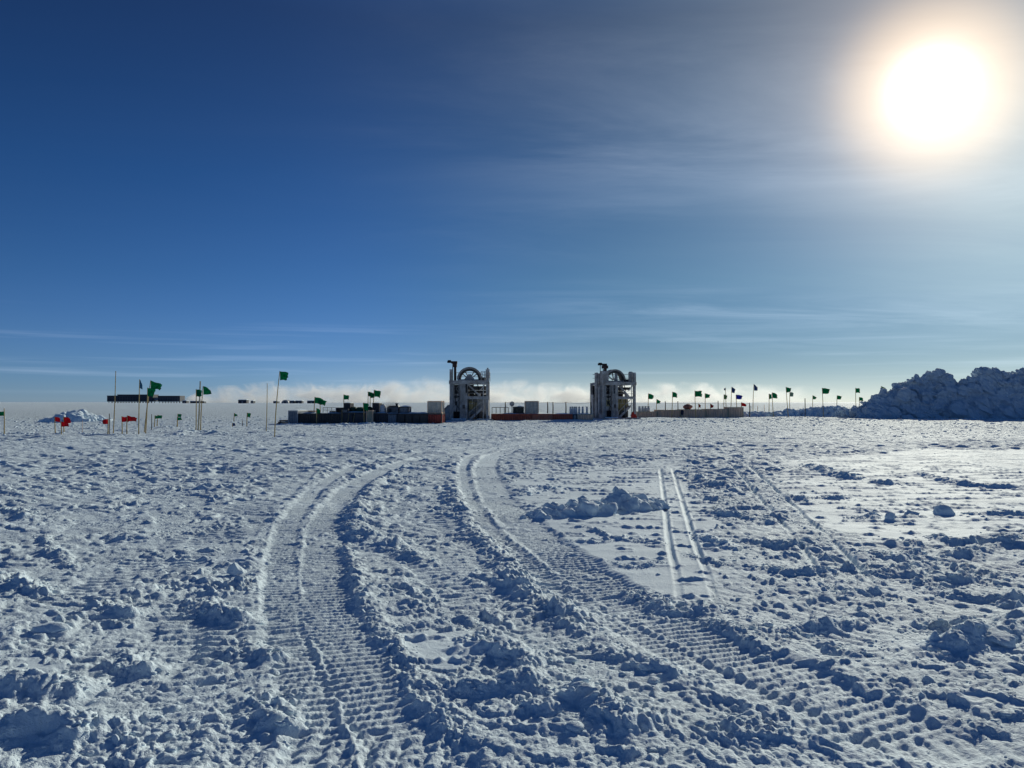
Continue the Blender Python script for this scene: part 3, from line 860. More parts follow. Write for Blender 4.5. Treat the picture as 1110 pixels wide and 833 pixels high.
def tower(name, label, origin, rz, k, variant):
    """hose-reel tower: units below are photo pixels at its distance, k metres each; x right, y away, z up"""
    t = empty(name, origin, rz)
    tag(t, label, 'drill tower', 'steel drilling towers')
    d = 38.0
    def P(nm, mb, m):
        mb.v = [(x * k, y * k, z * k) for x, y, z in mb.v]
        return mb.build(nm, m, t)
    # sledge base
    P('base_slab', MB().box(-1, 47, -3, d + 3, -2, 2.6), STEEL)
    P('runner', MB().box(-2, 49, -4.6, -3.1, -2, 1.2), STEEL)
    P('runner', MB().box(-2, 49, d + 3.1, d + 4.6, -2, 1.2), STEEL)
    # corner and middle columns
    for x0, x1, y0, y1, z in ((0, 2.7, 0, 2.7, 57), (39.6, 42.4, 0, 2.7, 56), (0, 2.7, d - 2.7, d, 44), (39.6, 42.4, d - 2.7, d, 44), (16.8, 19.4, 0, 2.2, 43), (11.2, 12.6, 0, 2.0, 43)):
        P('column', MB().box(x0, x1, y0, y1, 2.6, z), STEEL)
    # decks and cross beams
    P('deck', MB().box(2.7, 39.6, 0.3, d - 0.3, 41.2, 44.6), STEEL)
    P('roof_beam', MB().box(-0.6, 43, -0.8, -0.02, 41.0, 44.9), STEEL)
    P('floor', MB().box(2.75, 39.55, 1.0, d - 1, 25.0, 26.6), STEEL)
    P('cross_beam', MB().box(2.7, 16.8, 0.2, 1.4, 28.0, 30.4), STEEL)
    P('cross_beam', MB().box(19.4, 39.6, 0.2, 1.4, 24.6, 27.8), STEEL)
    P('cross_beam', MB().box(2.7, 16.8, 0.2, 1.4, 11.2, 13.0), STEEL)
    # cladding: left bay panels with openings, back walls
    P('wall_panel', MB().box(2.7, 11.2, 1.5, 2.0, 13.0, 25.6).box(2.9, 4.2, 1.5, 2.0, 30.4, 41).box(9.6, 11.2, 1.5, 2.0, 30.4, 41), PANEL)
    w = P('wall_panel', MB().box(12.6, 16.8, 0.6, 1.2, 4, 43), STEEL)
    P('back_wall', MB().box(2.7, 39.6, d - 1.2, d - 0.6, 2.6, 25), PANEL)
    P('back_wall', MB().box(2.7, 24, d - 1.2, d - 0.6, 26.6, 41), STEEL_D)
    P('slatted_screen', MB().box(24, 38.6, d - 7, d - 6.4, 27, 30.2).box(24, 38.6, d - 7, d - 6.4, 30.7, 34.4).box(24, 38.6, d - 7, d - 6.4, 34.8, 39.4), PANEL_Y if variant else STEEL_D)
    P('hanging_beam', MB().box(19.6, 38.4, 6, 8, 35.4, 38.6), STEEL_D)
    P('hanging_beam', MB().box(19.6, 38.4, 18, 20, 30.4, 33.0), STEEL_D)
    P('inner_wall', MB().box(19.4, 38.8, 14, 14.5, 8, 24.6), PANEL_Y if variant else PANEL)
    P('inner_wall', MB().box(19.0, 19.6, 2.4, d - 3, 26.6, 41.2), STEEL_D)
    P('side_wall', MB().box(0.5, 1.1, 2.7, 16, 2.6, 41).box(0.5, 1.1, 21, d - 2.7, 2.6, 26), STEEL)
    P('side_wall', MB().box(41.3, 41.9, 20, d - 2.7, 2.6, 24), STEEL)
    P('opening_shade', MB().box(4.6, 14.8, 3.0, 3.4, 3.0, 11.2), BLACK)  # black sheet stands in for the shade inside the opening
    P('opening_shade', MB().box(17.4, 19.0, -0.3, -0.1, 31.5, 41), BLACK) if not variant else P('opening_shade', MB().box(12.9, 16.4, 0.25, 0.5, 30.8, 41), BLACK)  # black strip laid on the front as a shaded slot
    wf = P('window', MB().box(4.4, 9.6, 1.1, 1.45, 16, 24), PANEL_Y if variant else PANEL)
    mb = MB().box(6.0, 8.2, 0.9, 1.08, 18, 22); mb.v = [(x * k, y * k, z * k) for x, y, z in mb.v]
    mb.build('pane', BLACK, wf)
    mb = None
    P('hatch', MB().box(5.2, 8.8, -0.2, 0.15, 25.8, 28.6), STEEL_D)
    # braces and stairs in the right bay
    P('brace', MB().bar((20, -0.4, 40.6), (33, -0.4, 28), 1.5), STEEL)
    P('brace', MB().bar((38.6, 1.2, 40.6), (33.5, 1.2, 34.5), 0.9), STEEL)
    st = MB()
    st.prism([(20.5, 2.6), (24.2, 2.6), (37.4, 15.2), (37.4, 18.4)], 3.2, 3.9)
    st.prism([(20.5, 2.6), (24.2, 2.6), (37.4, 15.2), (37.4, 18.4)], 9.0, 9.7)
    for i in range(8):
        a = i / 7.0
        st.box(21.8 + 13.6 * a, 24.0 + 13.6 * a, 3.9, 9.0, 3.4 + 12.6 * a, 3.9 + 12.6 * a)
    P('stair', st, STEEL)
    P('stair_rail', MB().bar((21, 2.8, 9.5), (37, 2.8, 24.2), 0.7).bar((21, 2.8, 2.6), (21, 2.8, 9.5), 0.7).bar((29, 2.8, 9.5), (29, 2.8, 16.8), 0.6), STEEL)
    P('cabinet', MB().box(20.5, 25.5, 10, 13.5, 13, 22.5).box(26.5, 29.5, 11, 13.5, 14, 21), PANEL_Y)
    P('drum', MB().tube([(33, 9, 2.6), (33, 9, 3), (33, 9, 11), (33, 9, 11.4)], [3.0, 3.4, 3.4, 3.0], 14), STEEL_D)
    # the crescent wheel that carries the hose
    cx_, cz_, R1, R0 = 21.0, 46.2, 13.0, 9.6
    n = 26
    ring = MB()
    for i in range(n):
        a0, a1 = math.pi * i / n, math.pi * (i + 1) / n
        vs = []
        for y in (12, 19):
            for r_, a in ((R0, a0), (R1, a0), (R1, a1), (R0, a1)):
                vs.append((cx_ + r_ * math.cos(a), y, cz_ + r_ * math.sin(a)))
        ring.add(vs, [(3, 2, 1, 0), (4, 5, 6, 7), (0, 1, 5, 4), (1, 2, 6, 5), (2, 3, 7, 6), (3, 0, 4, 7)])
    wh = P('hose_wheel', ring, STEEL_D)
    for y in (11.2, 19.1):
        flange = MB()
        for i in range(n):
            a0, a1 = math.pi * i / n, math.pi * (i + 1) / n
            vs = [(cx_ + r_ * math.cos(a), yy, cz_ + r_ * math.sin(a)) for yy in (y, y + 0.7) for r_, a in ((R1 - 1.1, a0), (R1 + 0.9, a0), (R1 + 0.9, a1), (R1 - 1.1, a1))]
            flange.add(vs, [(3, 2, 1, 0), (4, 5, 6, 7), (0, 1, 5, 4), (1, 2, 6, 5), (2, 3, 7, 6), (3, 0, 4, 7)])
        flange.v = [(x * k, y * k, z * k) for x, y, z in flange.v]
        flange.build('flange', STEEL, wh)
    sp = MB()
    for a in ((60, 100, 140) if variant else (38, 62, 118, 142)):
        a = math.radians(a)
        sp.bar((cx_ + 1.5 * math.cos(a), 15.5, cz_ + 1), (cx_ + 10 * math.cos(a), 15.5, cz_ + 10 * math.sin(a)), 1.1)
    sp.v = [(x * k, y * k, z * k) for x, y, z in sp.v]
    sp.build('spoke', STEEL, wh)
    P('wheel_stand', MB().prism([(cx_ - 7, 44.6), (cx_ + 7, 44.6), (cx_ + 1.6, 52.0), (cx_ - 1.6, 52.0)] if not variant else [(cx_ - 1.8, 44.6), (cx_ + 3.2, 44.6), (cx_ + 2.4, 55.0), (cx_ - 0.6, 55.0)], 10.4, 11.1), STEEL)
    P('wheel_base', MB().box(cx_ - 13, cx_ + 14, 9, 22, 44.6, 46.4), STEEL)
    # deck railing
    rl = MB()
    for yy in (1.0, d - 1.0):
        rl.bar((34, yy, 51.5), (43, yy, 51.5), 0.55).bar((34, yy, 54.6), (43, yy, 54.6), 0.55).bar((34, yy, 48.4), (43, yy, 48.4), 0.45)
        for x in (34.2, 38, 42.8): rl.bar((x, yy, 44.6), (x, yy, 54.6), 0.6)
    rl.bar((42.8, 1, 54.6), (42.8, d - 1, 54.6), 0.55).bar((42.8, 1, 50), (42.8, d - 1, 50), 0.55)
    rl.bar((3, d - 1, 54.6), (34, d - 1, 54.6), 0.55).bar((3, d - 1, 50), (34, d - 1, 50), 0.5)
    P('railing', rl, STEEL)
    P('post_cap', MB().box(39.2, 43.4, -0.6, 3.3, 48, 57.0).box(40.4, 42.2, 0.4, 2.4, 57.0, 58.6) if not variant else MB().box(36.2, 40.4, 3.3, 7.3, 44.6, 56.4).box(36.8, 39.8, 3.8, 6.8, 56.4, 57.2), STEEL)
    P('winch', MB().box(31, 39, 8, 14, 44.6, 48.2), STEEL_D)
    # finer fittings: ladder, pipes, cross wires, hoses
    ld = MB().bar((13.2, -0.5, 4), (13.2, -0.5, 44), 0.35).bar((15.8, -0.5, 4), (15.8, -0.5, 44), 0.35)
    for i in range(24): ld.bar((13.2, -0.5, 5 + i * 1.65), (15.8, -0.5, 5 + i * 1.65), 0.28)
    P('ladder', ld, PANEL)
    P('cross_wire', MB().bar((2.8, 0.1, 14), (11, 0.1, 25), 0.35).bar((11, 0.12, 14), (2.8, 0.12, 25), 0.35), STEEL_D)
    P('cross_wire', MB().bar((2.8, 0.1, 31), (11, 0.1, 40.6), 0.35).bar((11, 0.12, 31), (2.8, 0.12, 40.6), 0.35), STEEL)
    P('pipe', MB().tube([(3.6, -0.6, 3), (3.6, -0.6, 40)], 0.45, 8), PANEL)
    P('pipe', MB().tube([(10.4, -0.6, 12), (10.4, -0.6, 40)], 0.35, 8), STEEL_D)
    P('pipe', MB().tube([(28.6, -0.5, 2.6), (28.6, -0.5, 24.6)], 0.4, 8), STEEL_D)
    P('pipe', MB().tube([(36.6, -0.5, 2.6), (36.6, -0.5, 41)], 0.45, 8), PANEL)
    P('hose', MB().tube([(24, 9, 46), (25.5, 8, 40), (25, 8, 33), (26.5, 8, 27), (26, 8.5, 22)], 0.5, 8), BLACK)
    P('rail', MB().bar((19.6, -0.1, 31), (39.6, -0.1, 31), 0.4).bar((19.6, -0.1, 34), (39.6, -0.1, 34), 0.35), STEEL)
    P('rail', MB().bar((19.6, -0.1, 19.5), (39.6, -0.1, 19.5), 0.4).bar((25, -0.1, 19.5), (25, -0.1, 24.6), 0.35).bar((31, -0.1, 19.5), (31, -0.1, 24.6), 0.35), STEEL)
    P('switch_box', MB().box(14.2, 16.6, -0.9, 0.55, 14.5, 18.5), STEEL_D)
    P('switch_box', MB().box(30.5, 33.5, 4, 6, 27.2, 31), PANEL)
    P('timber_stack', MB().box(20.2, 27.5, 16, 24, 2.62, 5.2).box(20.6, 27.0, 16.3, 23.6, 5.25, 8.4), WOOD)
    P('motor', MB().tube([(30, 24, 30), (36, 24, 30)], 2.6, 14), DRED)
    P('gearbox', MB().box(26.5, 30, 21, 27, 26.62, 32.4), STEEL_D)
    P('hose', MB().tube([(6, -0.9, 40), (7.4, -1.4, 32), (6.6, -1.6, 24), (8.4, -1.5, 16), (7.6, -1.2, 11)], 0.5, 8), BLACK)
    P('hose', MB().tube([(30, 6, 41), (31.5, 5, 36), (30.5, 4.6, 31), (32.5, 5.5, 27)], 0.45, 8), BLACK)
    P('snow_patch', MB().box(2.0, 18, -3.0, -0.9, 2.62, 3.6), SNOW)
    P('snow_patch', MB().box(30, 44, -3.0, -0.9, 2.62, 3.3), SNOW)
    # winch mast at the left corner with a lamp arm
    P('mast', MB().box(4.4, 7.0, 4, 7.0, 44.6, 60.5).bar((3.0, 5.5, 45), (3.0, 5.5, 60), 0.8), DRED)
    P('mast_head', MB().box(2.2, 8.4, 3.2, 8.4, 60.5, 64.0).box(3.0, 7.2, 3.8, 7.8, 64.0, 66.2) if variant else MB().box(2.8, 7.6, 3.2, 8.4, 59.6, 63.4).box(1.6, 8.0, 3.6, 8.0, 63.4, 66.0), DRED)
    lamp = P('floodlight', MB().box(-2.8, 1.6, 3.6, 8.0, 64.2, 66.4).box(-2.2, 1.0, 4.2, 7.4, 66.4, 67.2), BLACK)
    mb = MB().bar((-0.6, 5.8, 57), (-0.6, 5.8, 64.2), 0.6) if variant else MB().bar((1.6, 5.8, 65), (3.0, 5.8, 65), 0.8)
    mb.v = [(x * k, y * k, z * k) for x, y, z in mb.v]
    mb.build('arm', BLACK, lamp)
    if variant:
        P('mast_housing', MB().box(0.8, 8.8, 2.9, 10.5, 44.62, 57.5).box(-0.4, 3.4, 10.6, 18, 44.62, 55), STEEL)
        P('side_duct', MB().box(-2.2, 0, 6, 9, 8, 37).box(-2.8, -0.0, 5.4, 9.6, 37, 39.5).box(-1.8, 0, 14, 20, 4, 56), STEEL)
        P('side_duct', MB().box(-1.2, 0, 26, 33, 3, 30), STEEL)
    return t


DA = 66.0
kA = DA / FPX
pA = at(487.2, 457.5, DA)
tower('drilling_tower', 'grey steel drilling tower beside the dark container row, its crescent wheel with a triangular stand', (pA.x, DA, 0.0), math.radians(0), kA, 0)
DB = 72.0
kB = DB / FPX * 1.0
pB = at(653.5, 455.5, DB)
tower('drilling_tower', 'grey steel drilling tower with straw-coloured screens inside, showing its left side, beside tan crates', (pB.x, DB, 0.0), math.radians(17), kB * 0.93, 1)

# lean-to against the left tower
pl_ = at(480, 457, DA + 1)
lt = empty('lean_to_shed', (pl_.x, DA + 1, 0))
tag(lt, 'small pale lean-to with sloping roof against the tower by the dark containers', 'shed')
kk = (DA + 1) / FPX
MB().prism([(0, -0.1), (7 * kk, -0.1), (7 * kk, 16.8 * kk), (5.6 * kk, 16.8 * kk), (0, 10.5 * kk)], 0, 2.0).build('wall', PANEL, lt)
MB().prism([(-0.06, 10.6 * kk), (5.55 * kk, 17.0 * kk), (7 * kk, 17.0 * kk), (7 * kk, 18.0 * kk), (5.4 * kk, 18.0 * kk), (-0.06, 11.6 * kk)], -0.1, 2.1).build('roof', STEEL, lt)


def corrugated(w, d, h, pitch=0.16, depth=0.03):
    """box with vertical corrugations on all four walls, base at z=0, front face at y=0"""
    pts = []
    def side(a, b, n_):
        a = Vector(a); b = Vector(b); L = (b - a).length; e = (b - a) / L; nn = Vector((e.y, -e.x))
        m = max(3, int(L / pitch))
        for i in range(m):
            for f, o in ((0.0, 0), (0.3, 0), (0.5, depth), (0.8, depth)):
                q = a + e * (L * (i + f) / m) - nn * o
                pts.append((q.x, q.y))
    side((-w / 2, 0), (w / 2, 0), 0); side((w / 2, 0), (w / 2, d), 0); side((w / 2, d), (-w / 2, d), 0); side((-w / 2, d), (-w / 2, 0), 0)
    n = len(pts)
    mb = MB()
    mb.add([(x, y, 0) for x, y in pts] + [(x, y, h) for x, y in pts], [(i, (i + 1) % n, n + (i + 1) % n, n + i) for i in range(n)] + [tuple(range(2 * n - 1, n - 1, -1))[::-1], tuple(range(n))[::-1]])
    return mb


def container(name, label, cat, x0, x1, yt, D, m, fm, depth=2.4, z0=-0.08, yb=None, group=None, ribs=0.16, doors=0, roof_snow=True):
    """box on the snow (or on z0) seen between photo columns x0..x1, top edge at photo row yt"""
    a, b = at(x0, yt, D), at(x1, yt, D)
    w, h = b.x - a.x, a.z - z0
    t = empty(name, ((a.x + b.x) / 2, D, z0))
    tag(t, label, cat, group)
    corrugated(w - 0.06, depth, h, ribs, min(0.04, ribs * 0.25)).build('body', m, t)
    f = MB()
    e = 0.07
    for sx in (-1, 1):
        for y in (-0.02, depth + 0.02 - e):
            f.box(min(sx * w / 2, sx * (w / 2 - e)), max(sx * w / 2, sx * (w / 2 - e)), y, y + e, 0, h + 0.012)
    f.box(-w / 2 + e, w / 2 - e, -0.025, e - 0.03, h - e, h + 0.01).box(-w / 2 + e, w / 2 - e, -0.025, e - 0.03, 0, e)
    for sx in (-1, 1):
        for zb in (0.0, h - e + 0.008):
            f.box(min(sx * w / 2, sx * (w / 2 - e)), max(sx * w / 2, sx * (w / 2 - e)), e - 0.02, depth + 0.02 - e, zb, zb + e)
    f.build('frame', fm, t)
    if doors:
        for i in range(doors):
            x = -w / 2 + w * (i + 0.5) / doors
            dw = min(0.55, w / doors * 0.38)
            dr = MB().box(x - dw, x + dw, -0.05, -0.022, 0.1, h - 0.1).build('door', m, t)
            MB().bar((x + 0.03, -0.07, 0.14), (x + 0.03, -0.07, h - 0.14), 0.025).build('locking_bar', fm, dr)
    if roof_snow:
        n = max(6, int(w / 0.18)); my = 8
        vs = []; fs = []
        for j in range(my + 1):
            for i in range(n + 1):
                x = -w / 2 + w * i / n; y = depth * j / my
                ed = min(i, n - i, j, my - j) / 2.0
                z = h + 0.015 + min(1, ed) * (0.05 + 0.05 * float(perlin(np.array([x * 1.3 + a.x]), np.array([y * 1.3]), 3)[0]))
                vs.append((x, y, max(h + 0.006, z)))
        for j in range(my):
            for i in range(n):
                q = j * (n + 1) + i
                fs.append((q, q + 1, q + n + 2, q + n + 1))
        mesh_obj('roof_snow', vs, fs, SNOW, t, True)
    return t


CT_D = mat('charcoal_container', (0.098, 0.085, 0.076), 0.6, 0.1, 0.35, 0.9, 0.35, col2=(0.05, 0.045, 0.042))
CT_B = mat('slate_container', (0.075, 0.078, 0.092), 0.6, 0.1, 0.3, 0.9, 0.35)
CT_G = mat('grey_container', (0.30, 0.33, 0.37), 0.6, 0.05, 0.3, 0.9, 0.35)
CT_R = mat('red_container', (0.42, 0.075, 0.06), 0.65, 0, 0.3, 0.9, 0.3)
CT_O = mat('rust_container', (0.58, 0.155, 0.09), 0.7, 0, 0.35, 1.1, 0.3, col2=(0.46, 0.11, 0.06))
CT_Y = mat('beige_container', (0.66, 0.61, 0.52), 0.65, 0, 0.25, 1.1, 0.3)
WOOD_P = mat('pale_wood', (0.68, 0.60, 0.44), 0.8, 0, 0.3, 2.0, 0.15, stretch=(6, 6, 0.8))
FRM = mat('dark_frame', (0.09, 0.09, 0.095), 0.6, 0.2, 0.3, 2)
GREEN_T = mat('green_tarp', (0.012, 0.075, 0.045), 0.8, 0, 0.3, 3)
ALU = mat('bright_metal', (0.62, 0.64, 0.66), 0.45, 0.4, 0.25, 2)

D1 = 58.5
row = 'containers and crates in the row along the camp front'
container('shipping_container', 'short pale grey container at the left end of the dark row, beside the sledge beams', 'container', 312.3, 322.9, 445.4, D1 - 0.15, CT_G, PANEL, 3.0, group=row)
container('shipping_container', 'long charcoal container between the pale grey end box and the slate container', 'container', 323.1, 369.5, 448.4, D1, CT_D, FRM, 2.6, group=row)
container('shipping_container', 'slate container with bamboo leaning on its front, left of the pale wooden crate', 'container', 369.8, 396.6, 447.4, D1 + 0.1, CT_B, FRM, 2.6, group=row, doors=2)
container('wooden_crate', 'pale upright wooden crate set between two dark containers below the flag cluster', 'crate', 396.9, 404.4, 445.0, D1 - 0.3, WOOD_P, WOOD, 1.4, group=row, ribs=0.10, roof_snow=False)
container('shipping_container', 'short slate container just right of the pale wooden crate', 'container', 404.8, 419.2, 448.2, D1 + 0.1, CT_B, FRM, 2.6, group=row)
container('shipping_container', 'grey weathered container below the smoking machine', 'container', 419.6, 430.6, 448.6, D1 + 0.2, CT_G, FRM, 2.6, group=row)
container('shipping_container', 'long charcoal container with pale upright slots, left of the red container', 'container', 431.0, 463.0, 448.6, D1 + 0.1, CT_D, FRM, 2.6, group=row, doors=4)
container('shipping_container', 'dark red container under the tall beige box by the tower', 'container', 463.3, 479.3, 448.6, D1 + 0.2, CT_R, FRM, 3.0, group=row, roof_snow=False)
hz1 = at(400, 448.4, D1).z


def on_row(name, label, cat, x0, x1, yt, m, fm=None, depth=1.5, dy=0.6, ztop=None, ribs=0.16, **kw):
    """a box standing on the row of containers"""
    return container(name, label, cat, x0, x1, yt, D1 + dy, m, fm or FRM, depth, z0=(ztop or hz1) + 0.012, ribs=ribs, **kw)


on_row('storage_container', 'tall beige ribbed box standing on the dark red container by the tower', 'container', 463.2, 479.0, 435.0, CT_Y, WOOD, 2.2, 0.5, ribs=0.3, roof_snow=False, ztop=at(470, 448.6, D1 + 0.2).z)
on_row('wooden_crate', 'low rusty brown crate on the left part of the long charcoal container', 'crate', 333.5, 342.0, 445.4, mat('brown_crate', (0.22, 0.10, 0.05), 0.8, 0, 0.3, 2), WOOD, 1.0, 0.5, roof_snow=False)
on_row('equipment_box', 'brown-black box right of the roof railing on the long charcoal container', 'box', 364.0, 369.3, 442.2, mat('brown_black', (0.07, 0.05, 0.04), 0.7, 0, 0.3, 2), FRM, 1.0, 0.5, roof_snow=False)
on_row('equipment_box', 'low black box inside the roof railing on the long charcoal container', 'box', 357.2, 363.6, 446.0, BLACK, FRM, 0.8, 0.9, roof_snow=False)
on_row('equipment_box', 'dark slate cabin box under the single flag on the slate container', 'box', 372.6, 380.0, 437.2, CT_B, FRM, 1.2, 0.9, roof_snow=True)
on_row('equipment_box', 'dark slate cabin box under the flag cluster, right of the green bundles', 'box', 403.6, 411.2, 437.2, CT_B, FRM, 1.2, 0.9, roof_snow=True)
on_row('equipment_box', 'low pale grey box below the dark cabin box with the single flag', 'box', 370.2, 377.6, 443.6, CT_G, FRM, 0.5, 0.2, roof_snow=False)
on_row('equipment_box', 'grey box with a snowy lid right of the smoking machine', 'box', 432.6, 443.0, 441.2, CT_G, FRM, 1.5, 0.6)


def bundle(label, x0, x1, yt, D, z0, m):
    a, b = at(x0, yt, D), at(x1, yt, D)
    w, h = b.x - a.x, a.z - z0
    v, f = ICO[3]
    v = v.copy()
    v = np.sign(v) * np.abs(v) ** 0.55
    v = v * np.array([w / 2, 0.5, h / 2]) * (1 + 0.09 * perlin(v[:, 0] * 3 + x0, v[:, 2] * 3 + v[:, 1] * 2, 9))[:, None]
    o = mesh_obj('tarp_bundle', v + np.array([0, 0, h / 2]), f.tolist(), m, None, True)
    o.location = ((a.x + b.x) / 2, D, z0)
    tag(o, label, 'tarp bundle', 'green tarp bundles on the container row')
    return o


bundle('dark green tarp bundle right of the slate cabin box with the single flag', 380.4, 386.6, 441.2, D1 + 1.2, hz1 + 0.01, GREEN_T)
bundle('dark green tarp bundle in the middle, partly behind leaning poles', 387.0, 394.4, 441.4, D1 + 1.1, hz1 + 0.01, GREEN_T)
bundle('dark green tarp bundle touching the slate cabin box below the flag cluster', 394.8, 403.0, 441.0, D1 + 1.3, hz1 + 0.01, GREEN_T)

# white upright tank
tk = at(415.2, 447, D1 + 1)
to = empty('storage_tank', (tk.x, D1 + 1, hz1))
tag(to, 'white upright tank with a round top beside the smoking machine', 'tank')
r_ = 3.4 * (D1 + 1) / FPX; hh = at(415, 439, D1 + 1).z - hz1
MB().tube([(0, 0, 0), (0, 0, hh * 0.8), (0, 0, hh * 0.93), (0, 0, hh)], [r_, r_, r_ * 0.75, r_ * 0.2], 20).build('shell', mat('white_paint', (0.75, 0.75, 0.75), 0.5, 0, 0.15, 1), to, True)
MB().tube([(0, 0, hh), (0, 0, hh + 0.08)], 0.05, 8).build('cap', STEEL_D, to)

# machine with an exhaust
mc = at(425.4, 447, D1 + 0.8)
k1 = (D1 + 0.8) / FPX
mo = empty('generator', (mc.x, D1 + 0.8, hz1 + 0.012))
tag(mo, 'grey machine with a short dark exhaust stack puffing smoke on the container row', 'generator')
MB().box(-6 * k1, 6 * k1, 0, 1.2, 0, 6.0 * k1).build('body', CT_G, mo)
MB().prism([(-6 * k1, 6 * k1 + 0.003), (6 * k1, 6 * k1 + 0.003), (5 * k1, 8 * k1), (-4 * k1, 8 * k1)], 0.1, 1.1).build('hood', STEEL_D, mo)
MB().box(-5 * k1, -1 * k1, -0.03, -0.003, 1.2 * k1, 5 * k1).build('louvre', BLACK, mo)
ex = MB().tube([(3.6 * k1, 0.5, 7 * k1), (3.6 * k1, 0.5, 10 * k1)], 1.2 * k1, 10).build('exhaust_stack', BLACK, mo)
MB().box(2.2 * k1, 5.2 * k1, 0.2, 0.8, 10 * k1, 10.6 * k1).build('rain_cap', BLACK, ex)

# roof railing on the long container
ra, rb = at(350.2, 448, D1 + 0.3), at(364, 448, D1 + 0.3)
rg = empty('safety_railing', (ra.x, D1 + 0.3, hz1 + 0.012))
tag(rg, 'thin metal railing standing on the roof of the long charcoal container', 'railing')
wr = rb.x - ra.x; rh = at(350, 442.2, D1 + 0.3).z - hz1
for i in range(4): MB().bar((wr * i / 3, 0, 0), (wr * i / 3, 0, rh), 0.035).build('post', STEEL, rg)
MB().bar((0, -0.03, rh), (wr, -0.03, rh), 0.035).bar((0, -0.03, rh * 0.55), (wr, -0.03, rh * 0.55), 0.03).build('rail', STEEL, rg)

# sledge beams left of the row
for x0, x1, y, lab in ((300, 314, 459.6, 'dark sledge beam lying lowest on the snow at the left end of the container row'),
                       (303, 314, 456.3, 'dark sledge beam sticking out highest at the left end of the container row'),
                       (301.5, 314, 458.0, 'dark sledge beam between the lowest and the highest beam beside the pale grey container')):
    a, b = at(x0, y, D1 + 0.2 + (460 - y) * 0.25), at(x1, y, D1 + 0.2 + (460 - y) * 0.25)
    o = MB().bar((0, 0, 0), (b.x - a.x, 0, 0.02), 0.10, 0.12).bar((0.08, 0, 0.03), (0.08, 0, -a.z - 0.1), 0.08).bar((b.x - a.x - 0.1, 0, 0.03), (b.x - a.x - 0.1, 0, -a.z - 0.1), 0.08).build('sledge_beam', STEEL_D)
    o.location = a
    tag(o, lab, 'beam', 'sledge beams')

# middle stretch between the towers
D2 = 67.6
container('shipping_container', 'long rust-red container between the towers, just right of the left tower', 'container', 532.3, 575.2, 449.0, D2, CT_O, CT_O, 3, group=row)
container('shipping_container', 'rust-red container with two grey patched doors below the tall beige box', 'container', 575.6, 599.8, 449.0, D2 + 0.05, mat('patched_rust', (0.66, 0.18, 0.095), 0.7, 0, 0.4, 2.2, 0.3, col2=(0.52, 0.22, 0.14)), CT_O, 3, group=row, doors=2)
container('shipping_container', 'short rust-red container left of the tan planked crates', 'container', 600.2, 620.6, 449.2, D2 + 0.1, CT_O, CT_O, 3, group=row)
container('shipping_container', 'narrow pale whitish box between the rust-red container and the tan crate', 'container', 621.0, 625.4, 449.4, D2 + 0.1, PANEL, FRM, 2, group=row)
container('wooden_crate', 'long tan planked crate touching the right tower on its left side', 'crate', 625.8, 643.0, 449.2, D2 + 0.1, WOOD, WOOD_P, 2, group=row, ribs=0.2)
hz2 = at(560, 449.0, D2).z


def on_mid(name, label, cat, x0, x1, yt, m, fm=None, depth=1.5, dy=0.6, ribs=0.16, **kw):
    return container(name, label, cat, x0, x1, yt, D2 + dy, m, fm or FRM, depth, z0=hz2 + 0.012, ribs=ribs, **kw)


on_mid('storage_container', 'tall beige ribbed box standing on the rust-red containers between the towers', 'container', 569.0, 584.0, 435.0, CT_Y, WOOD, 2.2, 0.4, ribs=0.32, roof_snow=False)
on_mid('equipment_box', 'dark olive box left of the tall beige box between the towers', 'box', 556.0, 568.0, 441.2, mat('olive_box', (0.09, 0.095, 0.08), 0.7, 0, 0.3, 2), FRM, 1.3, 0.5)
# railing and dish at the left end of that stretch
ra, rb = at(533.4, 448, D2 + 0.3), at(551, 448, D2 + 0.3)
rg = empty('safety_railing', (ra.x, D2 + 0.3, hz2 + 0.012))
tag(rg, 'thin dark railing on the rust-red container right beside the left tower', 'railing')
wr = rb.x - ra.x; rh = at(350, 442.0, D2 + 0.3).z - hz2
for i in range(5): MB().bar((wr * i / 4, 0, 0), (wr * i / 4, 0, rh), 0.05).build('post', STEEL_D, rg)
MB().bar((0, -0.04, rh), (wr, -0.04, rh), 0.05).build('rail', STEEL_D, rg)
dp = at(555, 438, D2 + 1.6)
ds = empty('dish_antenna', (dp.x, D2 + 1.6, hz2))
tag(ds, 'pale round dish antenna on a thin mast between the towers', 'antenna')
dv = []; df = []
rd = 2.7 * D2 / FPX
for i in range(5):
    for j in range(20):
        q = rd * (i + 0.15) / 4.15; aa = 2 * math.pi * j / 20
        dv.append((q * math.cos(aa), -0.10 * (q / rd) ** 2, q * math.sin(aa)))
for i in range(4):
    for j in range(20):
        df.append((i * 20 + j, i * 20 + (j + 1) % 20, (i + 1) * 20 + (j + 1) % 20, (i + 1) * 20 + j))
o = mesh_obj('dish', [(x, y, z + dp.z - hz2) for x, y, z in dv] + [(x, y + 0.03, z + dp.z - hz2) for x, y, z in dv], df + [tuple(reversed([i + 100 for i in f])) for f in df], ALU, ds, True)
MB().tube([(0, 0.05, 0), (0, 0.05, dp.z - hz2)], 0.04, 8).build('mast', STEEL, ds)
MB().bar((0, -0.1, dp.z - hz2 - rd), (0, -0.35, dp.z - hz2), 0.03).build('feed_arm', STEEL, ds)

WHITE = mat('white_paint', (0.75, 0.75, 0.75), 0.5, 0, 0.15, 1)
